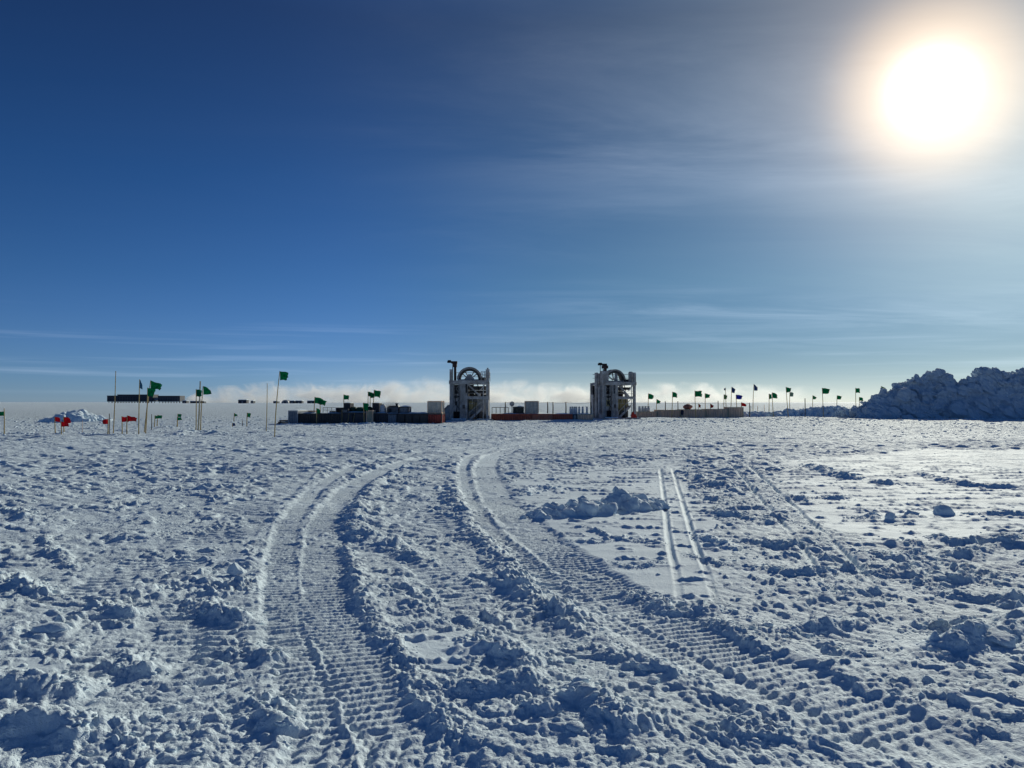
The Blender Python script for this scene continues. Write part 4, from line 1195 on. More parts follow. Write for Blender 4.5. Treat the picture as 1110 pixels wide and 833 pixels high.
# pale capped cylinders along the tan crates
def cylinder(x, D, z0, yt, label, r=0.095):
    p = at(x, yt, D)
    t = empty('gas_cylinder', (p.x, D, z0))
    tag(t, label, 'cylinder', 'pale capped cylinders along the crates')
    h = p.z - z0
    MB().tube([(0, 0, 0), (0, 0, h * 0.72), (0, 0, h * 0.8)], [r, r, r * 0.45], 12).build('shell', WHITE, t, True)
    MB().tube([(0, 0, h * 0.78), (0, 0, h * 0.82), (0, 0, h)], [r * 0.5, r * 0.85, r * 0.8], 12).build('cap', PANEL, t)
    return t


NTH = ('first', 'second', 'third', 'fourth', 'fifth', 'sixth', 'seventh', 'eighth')
for i, x in enumerate((618.4, 620.6, 622.8, 624.8, 627.8, 631.6, 636.2, 641.0)):
    cylinder(x, D2 + 0.9, hz2, 441.0, 'pale capped cylinder, %s from the left in the row of eight left of a tower' % NTH[i])
for i, x in enumerate((693.2, 696.6, 699.8, 703.0)):
    cylinder(x, 80.4, at(700, 446.5, 80).z, 440.6, 'pale capped cylinder, %s from the left in the row of four right of a tower' % NTH[i], 0.15)

# posts with lines strung between them
POSTS = [(547.8, 436.0, D2 + 0.9, 'stout dark post behind the dark railing between the towers'), (593.6, 436.0, D2 + 0.9, 'left one of the two close dark posts joined by a top rope'),
         (599.4, 436.0, D2 + 0.9, 'right one of the two close dark posts joined by a top rope'), (613.4, 436.0, D2 + 0.9, 'dark post standing left of the pale capped cylinders'),
         (640.4, 436.0, D2 + 0.7, 'dark post touching the left side of the right tower'), (721.2, 435.2, 82.6, 'dark post right of the two small green flags near the right tower'),
         (734.8, 435.2, 82.6, 'dark post just right of a green flag, left of the rust-coloured round bale'), (778.4, 434.8, 82.6, 'dark post right of the darker red flag'),
         (812.4, 437.0, 84.0, 'dark post right of the bright red flag at the berm'), (872.6, 432.0, 84.0, 'dark bare post standing in the snow berm'),
         (813.8, 440.0, 90.0, 'thin pale stake beside the dark post at the berm'), (821.2, 440.0, 90.0, 'thin pale stake left of the leaning stake behind the berm'), (828.4, 439.0, 90.0, 'thin pale stake nearest to the pair of green flags behind the berm'),
         (89.2, 455.5, 40.5, 'thin bare stake right of the three clustered red flags'), (164.4, 449.2, 45.0, 'bare dark stake right of the two tall green flags'),
         (262.6, 456.0, 52.0, 'short dark stake with a thick head between two small green flags'), (118.6, 448.6, 40.4, 'bare dark stake beside the single red flag')]
for x, yt, D, lab in POSTS:
    z0 = hz2 if D2 - 0.5 < D < D2 + 2 else 0.0
    a = at(x, yt, D)
    zg = z0 if z0 else gz(a.x, D) - 0.05
    r = 0.05 if D > 60 else 0.022
    if 'thin' in lab: r *= 0.55
    o = MB().tube([(0, 0, 0), (0.01, 0, (a.z - zg) * 0.5), (0, 0, a.z - zg)], [r, r, r * 0.9], 8).build('post', STEEL_D if 'dark' in lab else WOOD, None, True)
    o.location = (a.x, D, zg)
    tag(o, lab, 'post', 'posts and stakes around the camp')


def rope(label, pts, r=0.012):
    o = MB().tube(pts, r, 5).build('rope', STEEL_D)
    tag(o, label, 'rope')


def sag(x0, x1, y, D, s=0.05, n=9):
    a, b = at(x0, y, D), at(x1, y, D)
    return [a.lerp(b, i / n) - Vector((0, 0, s * 4 * (i / n) * (1 - i / n))) for i in range(n + 1)]


rope('thin rope strung from the post by the railing to the post beside the right tower', sag(547.8, 593.6, 436.6, D2 + 0.9) + sag(593.6, 599.4, 436.6, D2 + 0.9, 0.0)[1:] + sag(599.4, 613.4, 436.6, D2 + 0.9)[1:] + sag(613.4, 640.4, 436.8, D2 + 0.8)[1:])
rope('thin rope strung along the dark posts behind the tan crates on the right', sag(721.2, 734.8, 437.2, 82.6) + sag(734.8, 778.4, 437.0, 82.6)[1:] + sag(778.4, 812.4, 437.6, 83.2)[1:])

# tan crates right of the right tower
D3 = 80.0
tan = 'tan crates in the row right of the towers'
for x0, x1, yt, lab in ((691.0, 712.0, 446.4, 'low tan planked crate directly right of the right tower, below four pale cylinders'), (712.4, 737.5, 444.6, 'tan planked crate left of the rust-coloured round bale'),
                        (738.0, 765.0, 444.0, 'tan planked crate below the rust-coloured round bale'), (765.4, 789.0, 443.6, 'tan planked crate below the darker red flag, right of the bale'),
                        (789.4, 806.0, 441.6, 'tan planked crate at the right end, running into the snow berm')):
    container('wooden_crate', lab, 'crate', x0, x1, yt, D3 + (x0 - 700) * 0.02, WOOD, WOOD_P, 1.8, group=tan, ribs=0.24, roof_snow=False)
bp_ = at(745.5, 443.8, D3 + 1.6)
v, f = chunk_shape(3, 0.1, 0.1)
v = v * np.array([0.52, 0.5, 0.36])
o = mesh_obj('round_bale', v + np.array([0, 0, 0.22]), f.tolist(), mat('rust_cover', (0.45, 0.2, 0.15), 0.85, 0, 0.35, 3), None, True)
o.location = (bp_.x, D3 + 1.6, bp_.z); tag(o, 'rust-coloured round covered bale on top of the tan crates', 'bale')
bp_ = at(739.6, 447.0, D3 - 0.6)
v, f = chunk_shape(3, 0.3, 0.12)
v = v * np.array([0.17, 0.15, 0.30])
o = mesh_obj('sack', v, f.tolist(), mat('navy_cloth', (0.03, 0.035, 0.07), 0.85, 0, 0.3, 3), None, True)
o.location = (bp_.x, D3 - 0.6, bp_.z); tag(o, 'dark navy sack hanging on the front of the tan crates below the bale', 'sack')
bp_ = at(687.4, 449.6, D3 - 9.5)
o = MB().prism([(-0.26, -0.3), (0.30, -0.3), (0.16, 0.02), (0.02, 0.06), (-0.04, 0.30), (-0.20, 0.16)], 0, 0.4).build('fuel_can', mat('bright_red', (0.55, 0.03, 0.02), 0.6, 0, 0.25, 3))
o.location = (bp_.x, D3 - 9.5, bp_.z); tag(o, 'bright red angular can at the foot of the right tower on its right', 'can')


# ------------------------------------------------------------------ far buildings on the horizon
NAVY = mat('far_cladding', (0.045, 0.055, 0.075), 0.6, 0.1, 0.2, 0.05, 0.3)
WIN = mat('far_glass', (0.02, 0.025, 0.04), 0.25, 0, 0.1, 0.1, 0.5)
DS = 1330.0
kS = DS / FPX
ps = at(155.5, 436, DS)
st_ = empty('station_building', (ps.x, DS, 0))
tag(st_, 'long dark two-block station building on stilts far off on the left horizon', 'building')
z0, z1 = 1.5 * kS, 8.8 * kS
w2 = 39.5 * kS
for x0, x1, zt in ((-39.5, -28.5, 7.6), (-28.4, 10.5, 8.8), (15.5, 39.5, 7.4)):
    b = MB().box(x0 * kS, x1 * kS, 0, 20, z0, zt * kS).build('block', NAVY, st_)
    mb = MB().box(x0 * kS - 0.3, x1 * kS + 0.3, -0.5, 20.5, zt * kS + 0.02, zt * kS + 0.7)
    mb.build('roof_edge', STEEL_D, b)
    nw = max(3, int((x1 - x0) / 2.6))
    for zz in (3.3, 5.6):
        m2 = MB()
        for i in range(nw):
            xx = (x0 + (x1 - x0) * (i + 0.5) / nw) * kS
            m2.box(xx - 0.9, xx + 0.9, -0.12, -0.02, zz * kS - 0.6, zz * kS + 0.9)
        m2.build('window_row', WIN, b)
MB().box(10.6 * kS, 15.4 * kS, 3, 14, z0 + 2.0, 6.0 * kS).build('link_corridor', CT_G, st_)
for i in range(26):
    x = (-38.5 + i * 3.06) * kS
    if 10 * kS < x < 15 * kS: continue
    MB().box(x - 0.4, x + 0.4, 3, 3.8, -1, z0 - 0.05).build('stilt', STEEL_D, st_)
    MB().box(x - 0.4, x + 0.4, 16, 16.8, -1, z0 - 0.05).build('stilt', STEEL_D, st_)
for x0, x1, yt, D, lab, m in ((197.6, 202.0, 434.6, 1000, 'small dark hut just right of the long station building', NAVY), (206.0, 221.0, 435.2, 1050, 'low long dark shed behind the thick bamboo bundle', NAVY),
                           (258.2, 267.2, 433.8, 900, 'dark boxy hut alone on the horizon in the middle of the steam', NAVY), (271.8, 274.4, 434.8, 900, 'tiny dark hut right of the lone boxy hut', NAVY),
                           (296.2, 301.0, 435.2, 1000, 'tiny low dark hut left of the arched shed on the horizon', NAVY), (313.6, 319.0, 434.8, 950, 'dark far hut, left one of the two close together right of the arched shed', NAVY),
                           (320.2, 327.2, 434.8, 950, 'dark far hut, right one of the two close together right of the arched shed', NAVY), (333.0, 342.0, 434.8, 950, 'dark low shed behind the two green flags at the left of the container row', NAVY)):
    a, b = at(x0, yt, D), at(x1, yt, D)
    t = empty('hut', ((a.x + b.x) / 2, D, 0)); tag(t, lab, 'hut', 'far huts on the horizon')
    w, h = b.x - a.x, max(a.z, 1.5)
    MB().box(-w / 2, w / 2, 0, 8, -1, h).build('wall', m, t)
    MB().prism([(-w / 2 - 0.2, h + 0.02), (w / 2 + 0.2, h + 0.02), (w / 2, h + 0.5), (-w / 2, h + 0.5)], -0.2, 8.2).build('roof', SNOW, t)
    MB().box(-0.8, 0.8, -0.12, -0.02, -0.5, h * 0.6).build('door', CT_G, t)
a, b = at(305.0, 434.6, 980), at(312.8, 434.6, 980)
t = empty('arched_shed', ((a.x + b.x) / 2, 980, 0)); tag(t, 'grey arched shed on the horizon left of the two close dark huts', 'shed')
w, h = b.x - a.x, a.z + 1
MB().prism([(-w / 2, -1)] + [(-w / 2 * math.cos(math.pi * i / 10), h * math.sin(math.pi * i / 10)) for i in range(11)] + [(w / 2, -1)], 0, 14).build('shell', CT_G, t)
MB().box(-1.2, 1.2, -0.15, -0.02, -0.5, h * 0.6).build('door', NAVY, t)


# ------------------------------------------------------------------ marker flags on bamboo poles
BAMBOO = mat('bamboo', (0.58, 0.42, 0.18), 0.6, 0, 0.4, 2.0, 0.3, col2=(0.34, 0.24, 0.10), stretch=(1, 1, 5))
CLOTH = {'g': mat('green_cloth', (0.018, 0.30, 0.16), 0.85, 0, 0.3, 6, 0.1, trans=0.68),
         'r': mat('red_cloth', (0.72, 0.03, 0.045), 0.85, 0, 0.3, 6, 0.1, trans=0.45),
         'b': mat('blue_cloth', (0.05, 0.09, 0.55), 0.85, 0, 0.3, 6, 0.1, trans=0.55),
         'n': mat('navy_flag_cloth', (0.05, 0.12, 0.32), 0.85, 0, 0.3, 6, 0.1, trans=0.4),
         'c': mat('pale_blue_cloth', (0.08, 0.24, 0.40), 0.85, 0, 0.3, 6, 0.1, trans=0.4),
         'p': mat('faded_green_cloth', (0.30, 0.42, 0.36), 0.85, 0, 0.3, 6, 0.1, trans=0.5),
         'd': mat('dark_red_cloth', (0.30, 0.02, 0.03), 0.85, 0, 0.3, 6, 0.1, trans=0.4)}


def flag_mesh(w, h, droop, taper, seed, mt, parent, rag=0.1):
    """cloth from the hoist (x=0, z 0..-h) to the fly (x=w), blown and folded"""
    r = random.Random(seed)
    nx, nz = 12, 8
    ph, am = r.uniform(0, 6.28), r.uniform(0.12, 0.32) * abs(w)
    front = []
    for j in range(nz + 1):
        v = j / nz
        for i in range(nx + 1):
            u = i / nx
            hh = h * (1 - taper * u)
            z = -droop * h * u ** 1.4 - v * hh
            x = w * u * (1 - 0.10 * v * u)
            if i == nx: x += w * r.uniform(-1, 0.4) * rag * 2.0
            z += h * 0.09 * math.sin(5 * u + ph + v * 2) * u
            y = am * math.sin(4.2 * u + ph + 1.8 * v) * (0.2 + u) + 0.25 * w * u * v * math.sin(ph)
            front.append((x, y, z))
    n = nx + 1; N = len(front)
    vs = front + [(x, y + 0.006, z) for x, y, z in front]
    fs = []
    for j in range(nz):
        for i in range(nx):
            a = j * n + i
            fs.append((a, a + n, a + n + 1, a + 1)); fs.append((N + a, N + a + 1, N + a + n + 1, N + a + n))
    rim = [i for i in range(n)] + [j * n + nx for j in range(1, nz + 1)] + [nz * n + i for i in range(nx - 1, -1, -1)] + [j * n for j in range(nz - 1, 0, -1)]
    for q in range(len(rim)):
        a, b = rim[q], rim[(q + 1) % len(rim)]
        fs.append((a, b, N + b, N + a))
    return mesh_obj('flag', vs, fs, mt, parent, True)


FGROUP = 'marker flags on bamboo poles'
nflag = 0


def flag(kind, base, top, box, label, D=None, z0=None, droop=0.15, taper=0.15, r=None, bend=0.0, cloth=True):
    """base, top: photo pixels of the pole's foot and tip; box: photo rectangle of the cloth"""
    global nflag
    nflag += 1
    D = D or dist(base[1])
    b = at(base[0], base[1], D); tp = at(top[0], top[1], D)
    zg = gz(b.x, D) - 0.04 if z0 is None else z0
    t = empty('marker_flag', (b.x, D, zg))
    tag(t, label, 'flag', FGROUP)
    r = r or (0.019 + 0.00026 * D)
    bend = bend or random.uniform(-0.012, 0.012)
    L = Vector((tp.x - b.x, 0, tp.z - zg))
    pts = []
    for i in range(9):
        u = i / 8.0
        pts.append(L * u + Vector((bend * L.length * 4 * u * (1 - u), 0, 0)))
    rs = []
    mb = MB()
    p2 = []; r2 = []
    for i in range(9):                       # bamboo nodes
        p2.append(pts[i]); r2.append(r * (1.0 - 0.35 * i / 8) * 1.18)
        if i < 8:
            q = pts[i].lerp(pts[i + 1], 0.12); p2.append(q); r2.append(r * (1.0 - 0.35 * i / 8))
            q = pts[i].lerp(pts[i + 1], 0.9); p2.append(q); r2.append(r * (1.0 - 0.35 * i / 8))
    mb.tube(p2, r2, 8).build('pole', BAMBOO, t, True)
    x0, y0, x1, y1 = box
    kk_ = D / FPX
    w = (x1 - x0) * kk_; H = (y1 - y0) * kk_
    left = abs(x1 - top[0]) < abs(x0 - top[0])
    hoist = H / (1 + max(0, droop - taper))
    hz = at(x0, y0, D).z - zg
    # hoist point along the pole
    u = min(1.0, hz / max(0.1, L.z))
    o = flag_mesh(-w if left else w, hoist, droop, taper, nflag * 13 + 5, CLOTH[kind], t)
    o.location = L * u + Vector((bend * L.length * 4 * u * (1 - u), 0, 0)) + Vector((-r * 0.5 if left else r * 0.5, -0.003, 0))
    return t


# left field
flag('g', (4.5, 471), (4.5, 443), (-6, 446.5, 4.5, 451), 'green flag on a short pole, leftmost of all the flags', droop=.1)
flag('r', (60, 471), (59.3, 452), (59.3, 452.2, 66.2, 457.8), 'red flag, left one of the three clustered in front of the snow mound', droop=.3)
flag('r', (66.6, 471.5), (66.2, 457), (66.2, 457.4, 73.8, 463), 'red flag, lowest of the three clustered in front of the snow mound', droop=.2, D=39.0)
flag('r', (69.4, 471), (68.8, 452), (68.8, 452.2, 77.8, 459.4), 'red flag, right one of the three clustered in front of the snow mound', droop=.35, D=40.6)
flag('r', (116.8, 471), (117.2, 454), (111.5, 454.6, 117.2, 460), 'single red flag left of the tall bare-topped bamboo pole', droop=.1)
flag('r', (132.4, 471), (132, 451.6), (132, 451.8, 139.6, 457.6), 'red flag, left one of the overlapping pair right of the tall bamboo pole', droop=.15)
flag('r', (137.6, 471), (138, 450.6), (138, 450.8, 146.8, 457.6), 'red flag, right one of the overlapping pair right of the tall bamboo pole', droop=.3, D=40.6)
flag('c', (150.4, 471), (151.4, 411.5), (151.4, 412, 154, 423.5), 'narrow pale blue flag hanging on a tall pole left of the two tall green flags', taper=.2, droop=.5)
flag('g', (156.4, 469), (163.4, 412.6), (163.4, 412.8, 174, 423.2), 'tall green flag, upper one of the two on leaning poles before the station building', droop=.45, taper=.4)
flag('g', (157.8, 468), (160, 420.4), (160, 420.8, 168, 430.4), 'green flag, lower one of the two on leaning poles before the station building', D=41.5, droop=.1, taper=.05)
flag('g', (167.4, 463), (168, 450.6), (168, 450.8, 171.4, 454.2), 'tiny green flag, left one of the close pair right of the bare dark stake', D=52, droop=.1)
flag('g', (170.2, 463), (171, 450), (171, 450.2, 175.2, 454), 'tiny green flag, right one of the close pair right of the bare dark stake', D=53, droop=.2)
flag('g', (192.4, 463), (192.8, 448.8), (192.8, 449, 197, 452.4), 'tiny green flag, upper one of the two left of the thick bamboo bundle', D=52, droop=.2)
flag('g', (192.0, 463), (192.2, 452.4), (192.2, 452.6, 196.4, 456), 'tiny green flag, lower one of the two left of the thick bamboo bundle', D=51, droop=.1)
flag('g', (212.4, 468), (212.6, 422), (212.6, 422.6, 219.4, 430), 'green flag with hanging cloth, left pole of the thick bamboo bundle', D=44, droop=.05, taper=.05)
flag('g', (217.4, 466), (220.2, 418.8), (220.2, 419, 229.6, 428.2), 'green flag with pointed tip, right pole of the thick bamboo bundle', D=44.5, droop=.5, taper=.5, r=.032)
flag('g', (253.4, 458), (254, 448), (254, 448.2, 257, 451.8), 'tiny green pennant, upper one left of the stake with a thick head', D=64, taper=.6, droop=.5)
flag('n', (252.0, 464.5), (252.2, 458.6), (252.2, 458.8, 255.2, 462), 'tiny dark flag low on the snow left of the stake with a thick head', D=52, droop=.1)
flag('g', (267.6, 465), (268, 447.6), (268, 447.8, 271.8, 452.6), 'tiny green flag right of the stake with a thick head', D=52, droop=.2)
flag('g', (297.6, 475), (303.4, 402.4), (303.4, 402.8, 313, 412.6), 'tallest green flag on a bent pole left of the container row', droop=.2, taper=.25, bend=-.012, r=.026)
# around the container row
flag('g', (340.6, 449), (341.2, 430.4), (341.2, 430.8, 351, 439.2), 'green flag, left of the overlapping two over the long charcoal container', D=D1 + 0.9, z0=hz1 - .6, droop=.4)
flag('g', (347.2, 449), (346.8, 433), (346.8, 433.2, 353.2, 440.2), 'green flag, right of the overlapping two over the long charcoal container', D=D1 + 1.1, z0=hz1 - .6, droop=.4)
flag('g', (343.4, 462), (343.2, 442.6), (343.2, 443, 347.6, 448.6), 'limp green flag on the pale pole in front of the long charcoal container', D=D1 - 1.2, droop=.3, taper=.3)
flag('g', (373.0, 446), (372.6, 427.8), (372.6, 428, 378.2, 433.8), 'single green flag above the dark slate cabin box on the slate container', D=D1 + 2.3, z0=hz1, droop=.25)
flag('g', (398.8, 446), (398.9, 424.6), (398.9, 425, 402.6, 430), 'small green flag, left one of the cluster above the pale wooden crate', D=D1 + 2.2, z0=hz1, droop=.1)
flag('g', (400.8, 446), (401.4, 425.2), (401.4, 425.6, 406, 431.6), 'green flag, middle one of the cluster above the pale wooden crate', D=D1 + 2.4, z0=hz1, droop=.15)
flag('g', (404.0, 446), (405.6, 422.6), (405.6, 423, 413, 431.4), 'green flag, largest and highest of the cluster above the pale wooden crate', D=D1 + 2.6, z0=hz1, droop=.3)
flag('g', (394.6, 460), (393.8, 436.8), (393.8, 437, 399.4, 445.4), 'limp green flag in front of the green bundles, left of the pale wooden crate', D=D1 - 1.0, droop=.2)
# right field
RF = [
 ('g', (702.2, 452), (702.8, 426.6), (702.8, 427, 708.6, 433), 'green flag just right of the right tower, taller one of the first two', None, .25, .3),
 ('g', (711.4, 452), (711.8, 432.8), (711.8, 433, 716, 438), 'green pennant just right of the right tower, shorter one of the first two', None, .5, .5),
 ('g', (728.2, 454), (729, 424.8), (729, 425, 734, 431.2), 'green flag between the two right-hand dark posts', None, .35, .4),
 ('g', (754.4, 454), (753.2, 423.6), (753.2, 424, 761.2, 430.4), 'widest green flag right of the rust-coloured bale', None, .05, .1),
 ('g', (764.4, 453), (764.2, 426.4), (764.2, 426.8, 770.2, 432), 'green flag just right of the widest green flag', None, .3, .35),
 ('d', (758.0, 450), (757.0, 437.8), (757.0, 438, 759.6, 442.2), 'small dark red pennant between the widest green flag and its neighbour', 83, .4, .4),
 ('d', (770.6, 450), (770, 437.8), (770, 438, 773.6, 442.6), 'small darker red pennant left of a dark post above the tan crates', 83, .5, .5),
 ('n', (787.4, 452), (786.4, 420.4), (785.4, 421, 787.0, 423.4), 'thin bamboo pole with a tiny dark rag at its tip beside a small green flag', None, .1, .1),
 ('g', (784.4, 452), (784.8, 427.6), (784.8, 428, 788.2, 433), 'narrow green flag on the pole beside the tiny dark rag', None, .2, .2),
 ('n', (791.8, 452), (793.2, 419.6), (793.2, 420, 796.8, 426.6), 'dark navy flag left of the bright blue flag', None, .3, .2),
 ('b', (799.4, 449), (797.8, 428), (797.8, 428.2, 804.4, 433), 'bright blue flag above the left end of the snow berm', 86, .1, .1),
 ('r', (803.8, 448), (803.4, 436.4), (803.4, 436.6, 808.8, 441), 'bright red pennant at the left end of the snow berm', 85, .4, .5),
 ('n', (816.2, 447), (817.2, 416.6), (817.2, 417, 821.4, 424.6), 'dark navy pennant, highest flag over the snow berm', 88, .55, .4),
 ('g', (833.4, 447), (833.6, 427), (833.6, 427.2, 836.8, 433), 'green flag, narrow left one of the close pair behind the snow berm', 90, .15, .2),
 ('g', (838.4, 449), (837, 425.4), (837, 425.8, 842.4, 432), 'green flag, wider right one of the close pair at the snow berm', 84, .3, .3),
 ('g', (854.6, 452), (852, 419.6), (852, 420, 858.2, 425.8), 'green flag in front of a faded flag at the snow berm', 82, .25, .3),
 ('p', (856.2, 446), (856.2, 425), (856.2, 425.4, 860, 430), 'faded pale green flag behind the snow berm', 96, .05, .05),
 ('g', (880.4, 444), (881, 428.6), (881, 429, 885, 433.2), 'small green pennant behind the snow berm right of the bare post', 98, .5, .5),
 ('g', (892.6, 449), (891.2, 420.6), (891.2, 421, 899, 427.2), 'wide green flag on a pole standing in the snow berm', 85, .1, .15),
 ('g', (907.2, 444), (907.4, 428.8), (907.4, 429, 912, 433.2), 'small square green flag behind the snow berm right of the wide green flag', 98, .15, .15),
 ('g', (928.2, 447), (927.4, 420.6), (927.4, 421, 932.2, 426.2), 'green flag, taller of the two at the left foot of the big snow pile', 90, .1, .15),
 ('g', (931.6, 446), (931.4, 430.6), (931.4, 430.8, 935.4, 434.8), 'green flag, shorter of the two at the left foot of the big snow pile', 94, .2, .2),
 ('g', (955.0, 440), (955.2, 418.8), (955.2, 419, 960.4, 424.2), 'green pennant peeking over the left shoulder of the big snow pile', 90, .5, .5),
]
for kd, bs, tp_, bx, lb, dd_, dr, tpf in RF:
    flag(kd, bs, tp_, bx, lb, D=dd_, droop=dr, taper=tpf)


def bare_pole(label, base, top, D=None, r=0.023, z0=None, name='bamboo_pole', m=None):
    D = D or dist(base[1])
    b = at(base[0], base[1], D); tp = at(top[0], top[1], D)
    zg = gz(b.x, D) - 0.04 if z0 is None else z0
    L = Vector((tp.x - b.x, 0, tp.z - zg))
    p2, r2 = [], []
    for i in range(9):
        u = i / 8.0
        bow = Vector((0.02 * L.length * u * (1 - u), 0, 0))
        p2.append(L * u + bow); r2.append(r * (1 - 0.3 * u) * 1.2)
        if i < 8:
            for e in (0.012, 0.11):
                p2.append(L * (u + e) + bow); r2.append(r * (1 - 0.3 * u))
    o = MB().tube(p2, r2, 8).build(name, m or BAMBOO, None, True)
    o.location = (b.x, D, zg)
    tag(o, label, 'pole', 'bare bamboo poles')
    return o


bare_pole('tall thin bare bamboo pole before the left end of the station building', (122.8, 470.5), (125.4, 402.5), r=0.026)
bare_pole('tall thin bare pole left of the tallest green flag', (288.6, 469), (289.6, 416))
bare_pole('thick square post in the middle of the bamboo bundle with two green flags', (215.0, 467), (217.0, 413.6), r=0.055, m=WOOD_P)
bare_pole('bamboo stick leaning on the slate container, left one of the leaning pair', (376.6, 459), (378.4, 448.2), D=D1 - 0.25, r=0.02)
bare_pole('bamboo stick leaning on the slate container, right one of the leaning pair', (382.4, 459), (384.4, 448.2), D=D1 - 0.25, r=0.02)
bare_pole('thin bamboo pole standing against the joint of the charcoal and slate containers', (370.6, 461), (370.6, 444), D=D1 - 0.5, r=0.02)


# ------------------------------------------------------------------ snow heaps
def n3(v, sc_, seed):
    return (perlin(v[:, 0] * sc_ + v[:, 2] * sc_ * 0.7, v[:, 1] * sc_ - v[:, 2] * sc_ * 0.6, seed) + perlin(v[:, 2] * sc_ * 1.1 + v[:, 0] * sc_ * 0.5, v[:, 1] * sc_ * 0.8 + 17 + v[:, 0] * sc_ * 0.3, seed + 1)) * 0.7


def heap(name, label, cat, lumps, voxel, disp, group=None, mt=None, base_z=-0.25):
    """lumps (x, y, z, r, squash, blocky) merged into one skin, then broken up by noise"""
    V, Fc, off = [], [], 0
    for x, y, z, r, sq, bl in lumps:
        v, f = chunk_shape(3, bl, 0.05 if bl > 0.9 else 0.10, 12)
        if bl > 0.9: v = v @ rand_rot().T.astype(F32) * rng.uniform(0.75, 1.3, 3).astype(F32)
        p = (v * np.array([1, 1, sq]) * r)
        a = rng.uniform(0, 6.28)
        p = np.stack([p[:, 0] * math.cos(a) - p[:, 1] * math.sin(a), p[:, 0] * math.sin(a) + p[:, 1] * math.cos(a), p[:, 2]], 1) + np.array([x, y, z])
        V.append(p); Fc.append(f + off); off += len(v)
    V = np.concatenate(V); Fc = np.concatenate(Fc)
    o = mesh_obj(name, V.tolist(), Fc.tolist(), mt or SNOW)
    md = o.modifiers.new('skin', 'REMESH'); md.mode = 'VOXEL'; md.voxel_size = voxel
    bpy.context.view_layer.update()
    dg = bpy.context.evaluated_depsgraph_get()
    me = bpy.data.meshes.new_from_object(o.evaluated_get(dg))
    o.modifiers.clear()
    old = o.data; o.data = me; bpy.data.meshes.remove(old)
    n = len(me.vertices)
    co = np.empty(n * 3, F32); me.vertices.foreach_get('co', co); co = co.reshape(-1, 3)
    no = np.empty(n * 3, F32); me.vertices.foreach_get('normal', no); no = no.reshape(-1, 3)
    d = np.zeros(n, F32)
    for lam, am in disp:
        q = n3(co, 1 / lam, 101 + int(lam * 100) % 50)
        d += am * (np.abs(q) * 1.6 - 0.5 if lam > disp[-1][0] * 1.5 else q)
    co = co + no * d[:, None]
    me.vertices.foreach_set('co', co.ravel())
    me.materials.clear(); me.materials.append(mt or SNOW)
    me.polygons.foreach_set('use_smooth', np.ones(len(me.polygons), bool))
    me.update()
    tag(o, label, cat, group)
    print(name, n)
    return o


def profile_lumps(prof, D, depth, rmin, rmax, step, blocky=0.6, front=None):
    """fill the outline prof (photo pixel x -> top row) at distance D with lumps"""
    out = []
    xs_ = [p[0] for p in prof]; ys_ = [p[1] for p in prof]
    k_ = D / FPX
    x = xs_[0]
    while x < xs_[-1]:
        yt = float(np.interp(x, xs_, ys_))
        top = at(x, yt, D)
        hgt = max(0.1, top.z)
        r0 = min(hgt * 0.5, rng.uniform(rmin, rmax))
        if blocky > 0.9: top.z += rng.uniform(-0.45, 0.2)
        out.append((top.x, D + rng.uniform(-0.15, 0.15) * depth, top.z - r0 * 0.85, r0, rng.uniform(0.8, 1.1), blocky))
        z = 0.0
        while z < hgt * 0.85:                       # body, wider towards the foot
            u = 1 - z / hgt
            for s in (-1, 0, 1):
                r = rng.uniform(rmin, rmax) * (0.8 + 0.4 * u)
                r = min(r, max(0.12, (hgt - z) * 0.8))
                out.append((top.x + rng.uniform(-1, 1) * rmin * 0.5, D + s * depth * 0.5 * u + rng.uniform(-0.1, 0.1) * depth, min(z + rng.uniform(-0.1, 0.2), hgt - r), r, 0.95, blocky))
            z += rmin * 0.9
        if blocky > 0.9:
            for _ in range(3):                      # crags on the skyline
                rr = rng.uniform(0.22, 0.6); xx = x + rng.uniform(-1, 1) * step
                q = at(xx, float(np.interp(xx, xs_, ys_)), D)
                out.append((q.x, D + rng.uniform(-0.2, 0.2) * depth, q.z - rr * 0.5, rr, 1.0, blocky))
        x += step
    return out


DP = 82.0
SHADE_SNOW = snow_mat('shaded_pile_snow', col=(0.60, 0.685, 0.76))  # snow colour darkened to stand for the shadowed side of the piles


def rubble(x0, x1, D):
    """fallen lumps along the foot and crags on the skyline of a pile"""
    out = []
    for _ in range(int((x1 - x0) * 0.9)):
        x = rng.uniform(x0, x1); r = 0.1 + 0.12 * rng.pareto(2.5); r = min(r, 0.5)
        p = at(x, 452, D)
        out.append((p.x, D - 2.3 - abs(rng.normal()) * 0.9, rng.uniform(0.0, 0.12), r, 0.8, 0.8))
    return out


pg = 'bulldozed snow piles at the right'
prof1 = [(921, 446), (930, 441), (941, 436), (949, 432), (955, 425), (963, 424.5), (969, 423), (973, 416), (981, 414), (986, 411.5), (992, 413), (995, 408), (1003, 406.5), (1010, 404), (1018, 402), (1022, 405), (1026, 409.5), (1033, 411.5), (1031, 417), (1034, 424)]
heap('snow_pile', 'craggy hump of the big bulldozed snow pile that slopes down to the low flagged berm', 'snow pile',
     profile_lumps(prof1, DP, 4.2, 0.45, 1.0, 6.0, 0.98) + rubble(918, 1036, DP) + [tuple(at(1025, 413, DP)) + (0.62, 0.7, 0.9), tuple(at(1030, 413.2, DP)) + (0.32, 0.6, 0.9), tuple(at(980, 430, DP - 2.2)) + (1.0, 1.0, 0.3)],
     0.065, ((2.1, 0.25), (0.85, 0.24), (0.40, 0.16), (0.19, 0.09)), pg, mt=SHADE_SNOW)
